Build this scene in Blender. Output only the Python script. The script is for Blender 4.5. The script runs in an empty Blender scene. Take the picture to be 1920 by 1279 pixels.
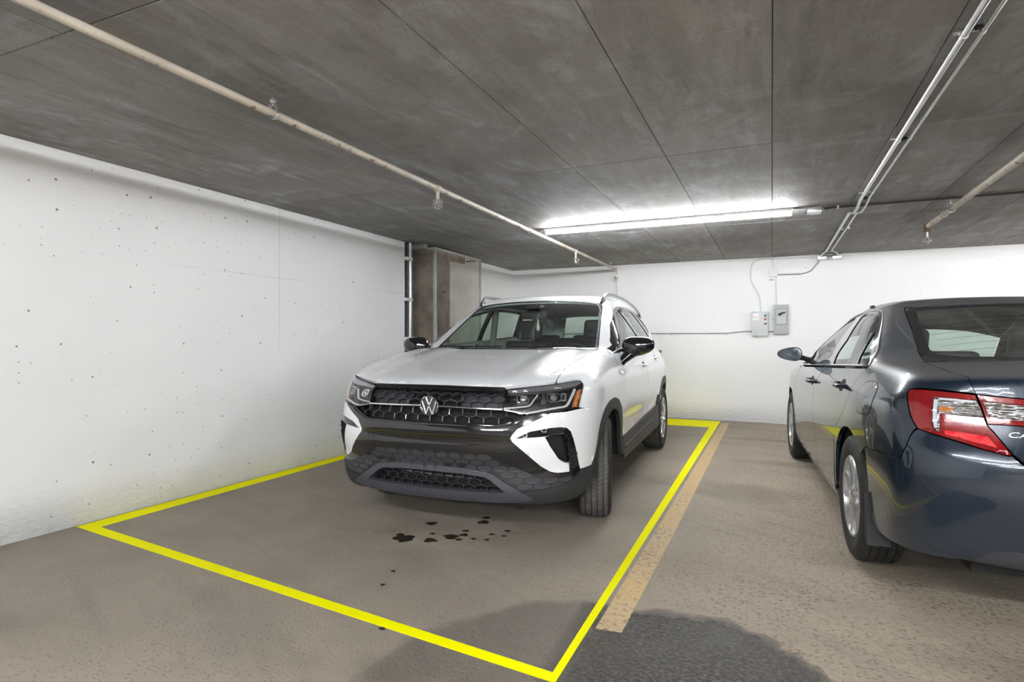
import bpy, bmesh, math, random
import numpy as np
from mathutils import Vector, Matrix, noise
from mathutils.geometry import delaunay_2d_cdt
random.seed(4)
SC = bpy.context.scene; COL = SC.collection; R = math.radians

# ---------------------------------------------------------------- camera, world, exposure
cam_d = bpy.data.cameras.new('camera'); cam = bpy.data.objects.new('camera', cam_d); COL.objects.link(cam); SC.camera = cam
cam_d.sensor_width = 36; cam_d.lens = 1100/1920*36; cam_d.shift_y = -1.5/1920; cam_d.clip_start = .05
cam.location = (0, 0, 1.18); cam.rotation_euler = (R(90), 0, math.atan(487/1100))
W = bpy.data.worlds.new('world'); SC.world = W; W.use_nodes = True
W.node_tree.nodes['Background'].inputs[0].default_value = (.9, .95, 1, 1); W.node_tree.nodes['Background'].inputs[1].default_value = .05
SC.view_settings.view_transform = 'Standard'; SC.view_settings.look = 'None'; SC.view_settings.gamma = 1
SC.view_settings.use_curve_mapping = False
SC.view_settings.exposure = 1.0
CEIL = 2.362; WX = -4.04; WY = 9.15
TUBE_POWER = 108.0            # emission strength of the tube in view
TUBE_POWER_REST = 150.0       # the other fixtures of the garage (brighter tubes)
# every tube of the garage: centre x, centre y, direction (0 = along x, 1 = along y)
TUBES = [(-1.01, 5.83, 0), (4.1, 5.83, 0), (-.8, -.7, 0), (2.75, -.7, 0), (6.2, 1.4, 0), (-.8, -3.2, 0), (2.75, -3.2, 0), (-.8, -5.8, 0), (2.75, -5.8, 0), (6.8, -3.2, 0), (7.6, 5.0, 0)]

# ---------------------------------------------------------------- materials
def mat(name, col=(.5, .5, .5), rough=.5, metal=0, coat=0, spec=.5, emit=None, estr=0, alpha=None, bump=0, bscale=60, vary=0, vscale=3, trans=0, ior=1.45):
    m = bpy.data.materials.new(name); m.use_nodes = True; nt = m.node_tree; b = nt.nodes['Principled BSDF']
    b.inputs['Base Color'].default_value = (*col, 1); b.inputs['Roughness'].default_value = rough; b.inputs['Metallic'].default_value = metal
    b.inputs['Coat Weight'].default_value = coat; b.inputs['Coat Roughness'].default_value = .04; b.inputs['Specular IOR Level'].default_value = spec
    b.inputs['IOR'].default_value = ior; b.inputs['Transmission Weight'].default_value = trans
    if emit: b.inputs['Emission Color'].default_value = (*emit, 1); b.inputs['Emission Strength'].default_value = estr
    tc = nt.nodes.new('ShaderNodeTexCoord')
    if vary:
        n = nt.nodes.new('ShaderNodeTexNoise'); n.inputs['Scale'].default_value = vscale; n.inputs['Detail'].default_value = 6
        nt.links.new(tc.outputs['Object'], n.inputs['Vector'])
        mr = nt.nodes.new('ShaderNodeMapRange'); mr.inputs[1].default_value = .3; mr.inputs[2].default_value = .7; mr.inputs[3].default_value = 1-vary; mr.inputs[4].default_value = 1+vary
        nt.links.new(n.outputs[0], mr.inputs[0])
        vm = nt.nodes.new('ShaderNodeVectorMath'); vm.operation = 'SCALE'; vm.inputs[0].default_value = col
        nt.links.new(mr.outputs[0], vm.inputs['Scale']); nt.links.new(vm.outputs[0], b.inputs['Base Color'])
    if bump:
        n = nt.nodes.new('ShaderNodeTexNoise'); n.inputs['Scale'].default_value = bscale; n.inputs['Detail'].default_value = 4
        nt.links.new(tc.outputs['Object'], n.inputs['Vector'])
        bp = nt.nodes.new('ShaderNodeBump'); bp.inputs['Strength'].default_value = bump; bp.inputs['Distance'].default_value = .004
        nt.links.new(n.outputs[0], bp.inputs['Height']); nt.links.new(bp.outputs[0], b.inputs['Normal'])
    return m
def glass_mat(name, tint, gloss=.12, rough=.0, dust=0):
    """thin sheet: tinted see-through plus a real mirror reflection by angle"""
    m = bpy.data.materials.new(name); m.use_nodes = True; nt = m.node_tree; nt.nodes.clear()
    out = nt.nodes.new('ShaderNodeOutputMaterial'); tr = nt.nodes.new('ShaderNodeBsdfTransparent'); tr.inputs[0].default_value = (*tint, 1)
    gl = nt.nodes.new('ShaderNodeBsdfGlossy'); gl.inputs['Roughness'].default_value = rough; gl.inputs[0].default_value = (1, 1, 1, 1)
    fr = nt.nodes.new('ShaderNodeLayerWeight'); fr.inputs[0].default_value = .5
    pw = nt.nodes.new('ShaderNodeMath'); pw.operation = 'POWER'; pw.inputs[1].default_value = 5; nt.links.new(fr.outputs['Facing'], pw.inputs[0])
    mr = nt.nodes.new('ShaderNodeMapRange'); mr.inputs[3].default_value = gloss*.5; mr.inputs[4].default_value = .9
    nt.links.new(pw.outputs[0], mr.inputs[0])
    mx = nt.nodes.new('ShaderNodeMixShader'); nt.links.new(mr.outputs[0], mx.inputs[0]); nt.links.new(tr.outputs[0], mx.inputs[1]); nt.links.new(gl.outputs[0], mx.inputs[2])
    last = mx
    if dust:
        df = nt.nodes.new('ShaderNodeBsdfDiffuse'); df.inputs[0].default_value = (.35, .35, .33, 1)
        n = nt.nodes.new('ShaderNodeTexNoise'); n.inputs['Scale'].default_value = 5; n.inputs['Detail'].default_value = 8
        tc = nt.nodes.new('ShaderNodeTexCoord'); nt.links.new(tc.outputs['Object'], n.inputs['Vector'])
        m2 = nt.nodes.new('ShaderNodeMapRange'); m2.inputs[1].default_value = .3; m2.inputs[2].default_value = .75; m2.inputs[3].default_value = dust*.4; m2.inputs[4].default_value = dust*1.6
        nt.links.new(n.outputs[0], m2.inputs[0])
        mx2 = nt.nodes.new('ShaderNodeMixShader'); nt.links.new(m2.outputs[0], mx2.inputs[0]); nt.links.new(mx.outputs[0], mx2.inputs[1]); nt.links.new(df.outputs[0], mx2.inputs[2]); last = mx2
    nt.links.new(last.outputs[0], out.inputs[0]); return m
class G:
    """tiny node-graph helper"""
    def __init__(s, name):
        s.m = bpy.data.materials.new(name); s.m.use_nodes = True; s.nt = s.m.node_tree; s.b = s.nt.nodes['Principled BSDF']
        s.tc = s.nt.nodes.new('ShaderNodeTexCoord')
    def n(s, t, **k):
        o = s.nt.nodes.new(t)
        for a, b in k.items():
            if a.startswith('i_'): o.inputs[a[2:].replace('_', ' ')].default_value = b
            else: setattr(o, a, b)
        return o
    def l(s, a, b): s.nt.links.new(a, b)
    def mapping(s, scale=(1, 1, 1), rot=(0, 0, 0), loc=(0, 0, 0), src='Object'):
        o = s.n('ShaderNodeMapping'); o.inputs['Scale'].default_value = scale; o.inputs['Rotation'].default_value = rot; o.inputs['Location'].default_value = loc
        s.l(s.tc.outputs[src], o.inputs[0]); return o.outputs[0]
    def noise(s, vec, scale, detail=5, rough=.55, dist=0):
        o = s.n('ShaderNodeTexNoise'); o.inputs['Scale'].default_value = scale; o.inputs['Detail'].default_value = detail; o.inputs['Roughness'].default_value = rough; o.inputs['Distortion'].default_value = dist
        s.l(vec, o.inputs['Vector']); return o.outputs[0]
    def vor(s, vec, scale, feature='F1', flat=False):
        o = s.n('ShaderNodeTexVoronoi'); o.feature = feature
        if flat: o.voronoi_dimensions = '2D'
        o.inputs['Scale'].default_value = scale; s.l(vec, o.inputs['Vector']); return o
    def rng(s, v, a, b, c=0, d=1):
        o = s.n('ShaderNodeMapRange'); s.l(v, o.inputs[0])
        for i, q in enumerate((a, b, c, d)): o.inputs[i+1].default_value = q
        return o.outputs[0]
    def math(s, op, a, b=None):
        o = s.n('ShaderNodeMath', operation=op)
        for i, q in enumerate((a, b)):
            if q is None: continue
            if isinstance(q, (int, float)): o.inputs[i].default_value = q
            else: s.l(q, o.inputs[i])
        return o.outputs[0]
    def mix(s, f, a, b, mode='MIX'):
        o = s.n('ShaderNodeMix', data_type='RGBA', blend_type=mode)
        if isinstance(f, (int, float)): o.inputs[0].default_value = f
        else: s.l(f, o.inputs[0])
        for i, q in ((6, a), (7, b)):
            if isinstance(q, tuple): o.inputs[i].default_value = (*q, 1)
            else: s.l(q, o.inputs[i])
        return o.outputs[2]
    def bump(s, h, strength=.3, dist=.01, prev=None):
        o = s.n('ShaderNodeBump'); o.inputs['Strength'].default_value = strength; o.inputs['Distance'].default_value = dist; s.l(h, o.inputs['Height'])
        if prev is not None: s.l(prev, o.inputs['Normal'])
        return o.outputs[0]

# ---------------------------------------------------------------- mesh helpers
def link_mesh(name, vs, fs, m, parent=None, smooth=False, sharp_deg=None):
    me = bpy.data.meshes.new(name); me.from_pydata([tuple(map(float, v)) for v in vs], [], fs); me.update()
    if m is not None: me.materials.append(m)
    if smooth:
        me.polygons.foreach_set('use_smooth', [True]*len(me.polygons))
        if sharp_deg: 
            try: me.set_sharp_from_angle(angle=R(sharp_deg))
            except Exception: pass
    o = bpy.data.objects.new(name, me); COL.objects.link(o)
    if parent is not None: o.parent = parent
    return o
def thing(name, label, cat, loc=(0, 0, 0), rotz=0, group=None):
    o = bpy.data.objects.new(name, None); COL.objects.link(o); o.location = loc; o.rotation_euler = (0, 0, rotz); o.empty_display_size = .1
    o['label'] = label; o['category'] = cat
    if group: o['group'] = group
    return o
def tag(o, label, cat, group=None):
    o['label'] = label; o['category'] = cat
    if group: o['group'] = group
    return o
def struct(o): o['kind'] = 'structure'; return o
class MB:
    """collects simple solids, then links them as one mesh"""
    def __init__(s): s.v = []; s.f = []
    def add(s, vs, fs):
        k = len(s.v); s.v += [tuple(v) for v in vs]; s.f += [tuple(i+k for i in f) for f in fs]; return s
    def box(s, x0, x1, y0, y1, z0, z1, bev=0, M=None):
        if bev <= 0:
            vs = [(x, y, z) for z in (z0, z1) for y in (y0, y1) for x in (x0, x1)]
            fs = [(0, 2, 3, 1), (4, 5, 7, 6), (0, 1, 5, 4), (2, 6, 7, 3), (0, 4, 6, 2), (1, 3, 7, 5)]
        else:
            bm = bmesh.new(); bmesh.ops.create_cube(bm, size=1)
            for v in bm.verts: v.co = Vector(((x0+x1)/2+v.co.x*(x1-x0), (y0+y1)/2+v.co.y*(y1-y0), (z0+z1)/2+v.co.z*(z1-z0)))
            bmesh.ops.bevel(bm, geom=bm.edges[:], offset=bev, segments=2, affect='EDGES', profile=.5)
            bm.verts.index_update(); vs = [v.co.copy() for v in bm.verts]; fs = [[v.index for v in f.verts] for f in bm.faces]; bm.free()
        if M is not None: vs = [M @ Vector(v) for v in vs]
        return s.add(vs, fs)
    def tube(s, pts, r, n=12, caps=True, ell=None):
        """a round bar through points; r one radius or a list"""
        pts = [Vector(p) for p in pts]; rs = r if isinstance(r, (list, tuple)) else [r]*len(pts); vs = []; fs = []
        t0 = (pts[1]-pts[0]).normalized(); up = Vector((0, 0, 1)) if abs(t0.z) < .9 else Vector((1, 0, 0)); a = t0.cross(up).normalized()
        for i, p in enumerate(pts):
            t = (pts[min(i+1, len(pts)-1)]-pts[max(i-1, 0)]).normalized(); a = (a-t*a.dot(t)).normalized(); b = t.cross(a)
            for k in range(n):
                w = 2*math.pi*k/n; vs.append(p+a*math.cos(w)*rs[i]+b*math.sin(w)*rs[i]*(ell or 1))
        for i in range(len(pts)-1):
            for k in range(n): fs.append((i*n+k, i*n+(k+1) % n, (i+1)*n+(k+1) % n, (i+1)*n+k))
        if caps: fs.append(tuple(range(n-1, -1, -1))); fs.append(tuple(range((len(pts)-1)*n, len(pts)*n)))
        return s.add(vs, fs)
    def lathe(s, prof, n=24, M=None, closed=False):
        """(radius, height) profile turned about local z"""
        vs = []; fs = []; k = len(prof)
        for i in range(n):
            w = 2*math.pi*i/n
            for (r, z) in prof: vs.append(Vector((r*math.cos(w), r*math.sin(w), z)))
        for i in range(n):
            j = (i+1) % n
            for q in range(k if closed else k-1): fs.append((i*k+q, j*k+q, j*k+(q+1) % k, i*k+(q+1) % k))
        if M is not None: vs = [M @ v for v in vs]
        return s.add(vs, fs)
    def prism(s, poly, z0, z1, M=None):
        n = len(poly); vs = [Vector((p[0], p[1], z0)) for p in poly]+[Vector((p[0], p[1], z1)) for p in poly]
        fs = [tuple(range(n-1, -1, -1)), tuple(range(n, 2*n))]+[(i, (i+1) % n, n+(i+1) % n, n+i) for i in range(n)]
        if M is not None: vs = [M @ v for v in vs]
        return s.add(vs, fs)
    def build(s, name, m, parent=None, smooth=False, deg=35): return link_mesh(name, s.v, s.f, m, parent, smooth, deg if smooth else None)
def rounded(x0, x1, y0, y1, r, n=5):
    out = []
    for cx, cy, a in ((x1-r, y1-r, 0), (x0+r, y1-r, 90), (x0+r, y0+r, 180), (x1-r, y0+r, 270)):
        for i in range(n+1): w = R(a+90*i/n); out.append((cx+r*math.cos(w), cy+r*math.sin(w)))
    return out
def bend(pts, r=.05, n=5):
    """rounds the corners of a polyline"""
    pts = [Vector(p) for p in pts]; out = [pts[0]]
    for i in range(1, len(pts)-1):
        a = pts[i-1]-pts[i]; b = pts[i+1]-pts[i]; q = min(r, a.length*.45, b.length*.45); A = pts[i]+a.normalized()*q; B = pts[i]+b.normalized()*q
        for k in range(n+1): t = k/n; out.append(A*(1-t)**2+pts[i]*2*t*(1-t)+B*t*t)
    out.append(pts[-1]); return out
def text_mesh(txt, size, ext, m, name, parent, M, shear=0, sx=1.0):
    cu = bpy.data.curves.new(name, 'FONT'); cu.body = txt; cu.size = size; cu.extrude = ext; cu.shear = shear; cu.align_x = 'LEFT'
    t = bpy.data.objects.new(name, cu); COL.objects.link(t); bpy.context.view_layer.update()
    me = bpy.data.meshes.new_from_object(t.evaluated_get(bpy.context.evaluated_depsgraph_get())); bpy.data.objects.remove(t)
    me.materials.clear(); me.materials.append(m)
    for v in me.vertices: v.co = M @ Vector((v.co.x*sx, v.co.y, v.co.z))
    o = bpy.data.objects.new(name, me); COL.objects.link(o); o.parent = parent; return o

# ================================================================ GARAGE SHELL
# painted white concrete wall
def wall_material(name, crack=True, holes=1.0, base=(.87, .87, .875)):
    g = G(name); P = g.mapping(src='Object')
    n1 = g.noise(P, 1.2, 6); col = g.mix(g.rng(n1, .3, .7), tuple(c*.965 for c in base), base)
    # pinholes left in the concrete, in clusters
    s0 = g.n('ShaderNodeSeparateXYZ'); g.l(P, s0.inputs[0]); cv = g.n('ShaderNodeCombineXYZ'); g.l(g.math('ADD', s0.outputs[0], s0.outputs[1]), cv.inputs[0]); g.l(s0.outputs[2], cv.inputs[1]); P2 = cv.outputs[0]
    v = g.vor(P2, 17, flat=True); v2 = g.vor(P2, 5, flat=True)
    r1 = g.noise(P, 1.6, 2); clus = g.rng(r1, .46, .62, 0, 1)
    sel = g.n('ShaderNodeSeparateColor'); g.l(v.outputs['Color'], sel.inputs[0])
    pick = g.math('GREATER_THAN', sel.outputs[0], .72)
    size = g.math('MULTIPLY', sel.outputs[1], .085)
    dot = g.math('MULTIPLY', g.math('LESS_THAN', v.outputs['Distance'], size), pick)
    dot = g.math('MULTIPLY', dot, g.math('GREATER_THAN', clus, .25))
    sel2 = g.n('ShaderNodeSeparateColor'); g.l(v2.outputs['Color'], sel2.inputs[0])
    dot2 = g.math('MULTIPLY', g.math('LESS_THAN', v2.outputs['Distance'], g.math('MULTIPLY', sel2.outputs[1], .045)), g.math('GREATER_THAN', sel2.outputs[0], .5))
    d = g.math('MULTIPLY', g.math('MINIMUM', g.math('ADD', dot, dot2), 1.0), holes)
    col = g.mix(d, col, (.30, .30, .29))
    h = g.noise(P, 30, 5); h2 = g.noise(g.mapping((4, 4, 22)), 3, 5)
    sep = g.n('ShaderNodeSeparateXYZ'); g.l(P, sep.inputs[0])
    low = g.rng(sep.outputs[2], .30, .0, 0, 1)
    rough_foot = g.math('MULTIPLY', g.noise(g.mapping((3, 3, 9)), 4, 7, .65), low)
    dirt = g.math('MULTIPLY', g.rng(sep.outputs[2], .09 if crack else .03, .0), g.rng(g.noise(P, 9, 6, .7), .56, .78, 0, .7))
    col = g.mix(dirt, col, (.46, .45, .43))
    if crack:
        wob = g.math('MULTIPLY', g.math('SUBTRACT', g.noise(P, 2.5, 4), .5), .03)
        yl = g.math('ABSOLUTE', g.math('SUBTRACT', g.math('ADD', sep.outputs[2], wob), 1.737)); ln = g.rng(yl, .005, .0, 0, .55)
        vl = g.rng(g.math('ABSOLUTE', g.math('SUBTRACT', sep.outputs[1], 3.97)), .006, 0, 0, .55)
        ln = g.math('MULTIPLY', ln, g.rng(g.noise(P, 1.4, 3), .42, .55)); vl = g.math('MULTIPLY', vl, g.rng(sep.outputs[2], 1.0, 1.3))
        f = g.math('MAXIMUM', ln, vl); col = g.mix(f, col, (.45, .45, .44))
    g.l(col, g.b.inputs['Base Color']); g.b.inputs['Roughness'].default_value = .55; g.b.inputs['Specular IOR Level'].default_value = .25
    b1 = g.bump(g.math('ADD', h, g.math('MULTIPLY', h2, .6)), .12, .006); b2 = g.bump(rough_foot, .9, .05, b1); b3 = g.bump(g.math('SUBTRACT', 1.0, d), .8, .006, b2)
    g.l(b3, g.b.inputs['Normal']); return g.m
M_wall = wall_material('white_painted_concrete'); M_wall2 = wall_material('white_painted_back_wall', False, .35, (.80, .80, .805))

def concrete_floor():
    g = G('worn_garage_floor'); P = g.mapping(src='Object'); sep = g.n('ShaderNodeSeparateXYZ'); g.l(P, sep.inputs[0]); X, Y = sep.outputs[0], sep.outputs[1]
    n1 = g.noise(P, .9, 6, .6, .4); n2 = g.noise(P, 3.2, 7, .6); n3 = g.noise(P, 90, 4, .7); n4 = g.noise(P, 28, 5, .7)
    col = g.mix(g.rng(n1, .3, .7), (0.203, 0.184, 0.165), (0.304, 0.284, 0.259))
    col = g.mix(g.rng(n2, .35, .72, 0, .55), col, (0.344, 0.321, 0.290))
    # the right-hand aisle is rougher, paler and warmer
    right = g.rng(g.math('ADD', X, g.math('MULTIPLY', g.math('SUBTRACT', n1, .5), 1.2)), -1.1, .2)
    col = g.mix(g.math('MULTIPLY', right, .60), col, (0.425, 0.378, 0.313))
    # exposed grit: dark pits and pale grains
    grit = g.math('MULTIPLY', g.rng(g.noise(g.mapping((1, 1.0, 1)), 38, 6, .8), .52, .62), g.rng(g.noise(P, 1.6, 4), .30, .62, .25, 1)); gritm = g.math('MULTIPLY', grit, g.rng(right, 0, 1, .16, .85))
    col = g.mix(gritm, col, (0.101, 0.089, 0.076))
    pale = g.math('MULTIPLY', g.rng(g.noise(P, 140, 3, .7), .60, .70), g.rng(right, 0, 1, .25, .6)); col = g.mix(pale, col, (0.621, 0.581, 0.513))
    pv = g.vor(P, 42, flat=True); pc = g.n('ShaderNodeSeparateColor'); g.l(pv.outputs['Color'], pc.inputs[0])
    pm = g.n('ShaderNodeMapping'); pm.inputs['Scale'].default_value = (1, 2.2, 1); g.l(P, pm.inputs[0]); pv2 = g.vor(pm.outputs[0], 24, flat=True); pc2 = g.n('ShaderNodeSeparateColor'); g.l(pv2.outputs['Color'], pc2.inputs[0])
    pit = g.math('MULTIPLY', g.rng(g.math('SUBTRACT', g.math('MULTIPLY', pc.outputs[1], .42), pv.outputs['Distance']), 0, .10), g.math('GREATER_THAN', pc.outputs[0], .45))
    pit2 = g.math('MULTIPLY', g.rng(g.math('SUBTRACT', g.math('MULTIPLY', pc2.outputs[1], .30), pv2.outputs['Distance']), 0, .08), g.math('GREATER_THAN', pc2.outputs[0], .62))
    pit = g.math('MULTIPLY', g.math('MAXIMUM', pit, pit2), g.rng(g.noise(P, 1.3, 4), .36, .60, .25, 1)); pitm = g.math('MULTIPLY', pit, g.rng(right, 0, 1, .10, .62))
    col = g.mix(pitm, col, (.085, .072, .060))
    # tyre sweeps: rings round the turning centre
    dx = g.math('ADD', X, 5.2); dy = g.math('ADD', Y, 4.5); rad = g.math('SQRT', g.math('ADD', g.math('MULTIPLY', dx, dx), g.math('MULTIPLY', dy, dy)))
    rv = g.n('ShaderNodeCombineXYZ'); g.l(rad, rv.inputs[0]); g.l(g.math('MULTIPLY', g.math('ARCTAN2', dy, dx), .9), rv.inputs[1])
    st = g.noise(rv.outputs[0], 4.5, 6, .6); col = g.mix(g.rng(st, .52, .72, 0, .33), col, (0.135, 0.127, 0.116))
    # dark stains in the bay beside
    def blob(cx, cy, rx, ry, wob=.5, soft=.35):
        ex = g.math('DIVIDE', g.math('SUBTRACT', X, cx), rx); ey = g.math('DIVIDE', g.math('SUBTRACT', Y, cy), ry)
        d = g.math('SQRT', g.math('ADD', g.math('MULTIPLY', ex, ex), g.math('MULTIPLY', ey, ey)))
        d = g.math('ADD', d, g.math('MULTIPLY', g.math('SUBTRACT', g.noise(P, 3.5, 6, .6), .5), wob)); return g.rng(d, 1.0, 1.0-soft)
    for a in ((.15, 6.15, .55, .16, .9, .4), (.25, 7.55, 1.5, .13, .8, .6), (-.2, 4.9, .5, .35, 1.2, .6), (.75, 3.6, .7, .25, 1.4, .7), (1.0, 2.6, .8, .18, 1.3, .7)): col = g.mix(g.math('MULTIPLY', blob(*a), .42), col, (0.149, 0.130, 0.108))
    wm = g.n('ShaderNodeVectorMath', operation='MULTIPLY'); g.l(col, wm.inputs[0]); wm.inputs[1].default_value = (1.07, 1.0, .90); col = wm.outputs[0]
    # damp patch at the front of the bay, wettest to the right of the line
    ex = g.math('ADD', X, .47); ey = g.math('SUBTRACT', Y, 1.72); d = g.math('SQRT', g.math('ADD', g.math('MULTIPLY', ex, ex), g.math('MULTIPLY', g.math('MULTIPLY', ey, ey), .92)))
    d = g.math('ADD', d, g.math('ADD', g.math('MULTIPLY', g.math('SUBTRACT', g.noise(P, 2.2, 3), .5), .35), g.math('MULTIPLY', g.math('SUBTRACT', g.noise(P, 14, 5, .7), .5), .10)))
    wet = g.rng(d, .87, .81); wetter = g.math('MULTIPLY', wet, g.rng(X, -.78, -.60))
    col = g.mix(g.math('MULTIPLY', wet, .55), col, (.075, .068, .062)); grit_glint = g.rng(g.noise(g.mapping((1, 1.5, 1)), 48, 6, .82), .45, .62); col = g.mix(g.math('MULTIPLY', wetter, .75), col, g.mix(grit_glint, (.020, .019, .018), (.25, .245, .24)))  # pale grit in the wettest part also paints in its sparkle
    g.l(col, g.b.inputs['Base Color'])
    ro = g.rng(n2, .3, .7, .62, .82); ro = g.math('SUBTRACT', ro, g.math('MULTIPLY', wet, .18)); ro = g.math('SUBTRACT', ro, g.math('MULTIPLY', wetter, .42)); g.l(ro, g.b.inputs['Roughness'])
    h = g.math('ADD', g.math('MULTIPLY', n3, .5), g.math('MULTIPLY', n4, .9)); amt = g.rng(right, 0, 1, .35, 1.1); amt = g.math('ADD', amt, g.math('MULTIPLY', wetter, 1.3))
    h = g.math('SUBTRACT', h, g.math('MULTIPLY', pit, .8)); rugged = g.math('MULTIPLY', g.noise(g.mapping((1, 1.6, 1)), 40, 6, .8), g.math('MULTIPLY', wetter, 7.0))
    b1 = g.bump(g.math('ADD', g.math('MULTIPLY', h, amt), rugged), .8, .008); g.l(b1, g.b.inputs['Normal']); return g.m
M_floor = concrete_floor()

def ceiling_concrete():
    g = G('board_marked_ceiling_concrete'); P = g.mapping(src='Object'); oi = g.n('ShaderNodeObjectInfo'); rnd = oi.outputs['Random']
    gv = g.n('ShaderNodeNewGeometry').outputs['Position']
    def mp(scale, loc=(0, 0, 0)):
        o = g.n('ShaderNodeMapping'); o.inputs['Scale'].default_value = scale; o.inputs['Location'].default_value = loc; g.l(gv, o.inputs[0]); return o.outputs[0]
    n1 = g.noise(mp((1.1, .8, 1)), 1.1, 7, .62, .5); n2 = g.noise(mp((5, .8, 1)), 2.0, 7, .65, .3); n3 = g.noise(mp((1, 1, 1)), 45, 4, .7); n4 = g.noise(mp((1.6, 3.5, 1), (3, 1, 0)), 1.3, 7, .65, .6)
    col = g.mix(g.rng(n1, .3, .7), (0.172, 0.158, 0.142), (0.289, 0.271, 0.250)); col = g.mix(g.rng(n2, .45, .75, 0, .6), col, (0.376, 0.367, 0.355))
    col = g.mix(g.rng(n4, .55, .75, 0, .55), col, (0.394, 0.394, 0.389)); col = g.mix(g.rng(g.noise(mp((1, 1, 1), (7, 2, 0)), 1.9, 5), .60, .75, 0, .6), col, (0.280, 0.236, 0.166))
    col = g.mix(g.rng(n3, .35, .65, 0, .25), col, (0.123, 0.116, 0.105))
    v = g.vor(mp((1, 1, 1)), 26, flat=True); sc = g.n('ShaderNodeSeparateColor'); g.l(v.outputs['Color'], sc.inputs[0])
    pit = g.math('MULTIPLY', g.math('LESS_THAN', v.outputs['Distance'], g.math('MULTIPLY', sc.outputs[1], .12)), g.math('GREATER_THAN', sc.outputs[0], .80)); pit = g.math('MULTIPLY', pit, g.rng(n4, .50, .58))
    col = g.mix(pit, col, (0.035, 0.035, 0.035))
    wh = g.noise(mp((2.2, 1.1, 1), (11, 4, 0)), 1.5, 8, .7, .8); col = g.mix(g.rng(wh, .52, .72, 0, .55), col, (.46, .47, .48)); dk = g.noise(mp((3.5, .6, 1), (2, 9, 0)), 2.2, 8, .7, .4); col = g.mix(g.rng(dk, .55, .75, 0, .5), col, (.085, .078, .070))
    cb = g.n('ShaderNodeVectorMath', operation='MULTIPLY'); g.l(col, cb.inputs[0]); cb.inputs[1].default_value = (1.04, 1.06, 1.13); col = cb.outputs[0]
    tint = g.rng(rnd, 0, 1, .84, 1.14); vm = g.n('ShaderNodeVectorMath', operation='SCALE'); g.l(col, vm.inputs[0]); g.l(tint, vm.inputs['Scale'])
    g.l(vm.outputs[0], g.b.inputs['Base Color']); g.b.inputs['Roughness'].default_value = .7; g.b.inputs['Specular IOR Level'].default_value = .3
    g.l(g.bump(g.math('ADD', g.math('ADD', n2, g.math('MULTIPLY', n3, .5)), g.math('MULTIPLY', pit, -2)), .25, .008), g.b.inputs['Normal']); return g.m
M_ceil = ceiling_concrete()
M_joint = mat('dark_joint', (.07, .06, .05), .9)
M_oldconc = mat('stained_brown_concrete', (.21, .165, .125), .85, vary=.45, vscale=4, bump=.4)
M_greyconc = mat('bare_grey_concrete', (.22, .22, .215), .8, vary=.25, vscale=5, bump=.4)

# floor: gently falls to the right-hand back corner
vs = []; fs = []; nx, ny = 66, 90
for j in range(ny+1):
    for i in range(nx+1):
        x = -5.2+14.4*i/nx; y = -8.2+17.6*j/ny; q = max(0, min(1, (x+1.2)/3.5)); w = max(0, min(1, (y-6.9)/2.2)); vs.append((x, y, -.032*q*q*(3-2*q)*w*w*(3-2*w)))
for j in range(ny):
    for i in range(nx): a = j*(nx+1)+i; fs.append((a, a+1, a+nx+2, a+nx+1))
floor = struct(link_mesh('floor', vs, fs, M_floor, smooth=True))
# walls
T = .25
lw = MB(); lw.box(WX-T, WX, -8.2, 5.93, -.3, CEIL+.1); lw.box(WX-T, WX, 7.02, WY+T, -.3, CEIL+.1); wl = struct(lw.build('wall_left', M_wall))
rc = MB(); rc.box(WX-1.0, WX-.62, 5.6, 7.3, .9, CEIL+.1); rc.box(WX-1.0, WX-.001, 7.02, 7.4, 1.13, CEIL+.1); rc.box(WX-1.0, WX-T, 5.6, 5.93, .9, CEIL+.1)
rc.box(WX-.7, WX+.002, 6.9, 7.45, 2.27, CEIL+.1)  # brown strip over the wall top, drawn in for the lintel's shadow
o = rc.build('recess_lining', M_oldconc, wl)
rc = MB(); rc.box(WX-1.0, WX-.17, 5.93, 7.02, -.3, 1.13); rc.build('recess_ledge', M_greyconc, wl)
wb = MB(); wb.box(WX-T, 9.4, WY, WY+T, -.3, CEIL+.1); struct(wb.build('wall_back', M_wall2))
wr = MB(); wr.box(9.2, 9.4, -8.2, WY, -.3, CEIL+.1); struct(wr.build('wall_right', M_greyconc))
wf = MB(); wf.box(WX-T, 9.4, -8.4, -8.2, -.3, CEIL+.1); struct(wf.build('wall_front', M_greyconc))
# ceiling: slab with the prints of the shuttering panels
cs = MB(); cs.box(WX-1.2, 9.5, -8.4, WY+T, CEIL+.012, CEIL+.2); ceil = struct(cs.build('ceiling', M_joint))
xs = [WX-.0]+[-3.13+.6265*i for i in range(0, 15)]; ysj = [-1.03, 1.37, 3.85, 6.40, 8.72, WY]
def panel(x0, x1, y0, y1, dz):
    g_ = .0013; b = .0016; z = CEIL+dz; y0 += .0018; y1 -= .0018
    vs = [(x0+g_, y0+g_, z+.004), (x1-g_, y0+g_, z+.004), (x1-g_, y1-g_, z+.004), (x0+g_, y1-g_, z+.004)]
    vi = [(x0+g_+b, y0+g_+b, z), (x1-g_-b, y0+g_+b, z), (x1-g_-b, y1-g_-b, z), (x0+g_+b, y1-g_-b, z)]
    vt = [(v[0], v[1], CEIL+.013) for v in vs]
    return link_mesh('shuttering_panel', vs+vi+vt, [(7, 6, 5, 4), (0, 1, 5, 4)[::-1], (1, 2, 6, 5)[::-1], (2, 3, 7, 6)[::-1], (3, 0, 4, 7)[::-1], (0, 8, 9, 1)[::-1], (1, 9, 10, 2)[::-1], (2, 10, 11, 3)[::-1], (3, 11, 8, 0)[::-1]], M_ceil, ceil)
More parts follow.
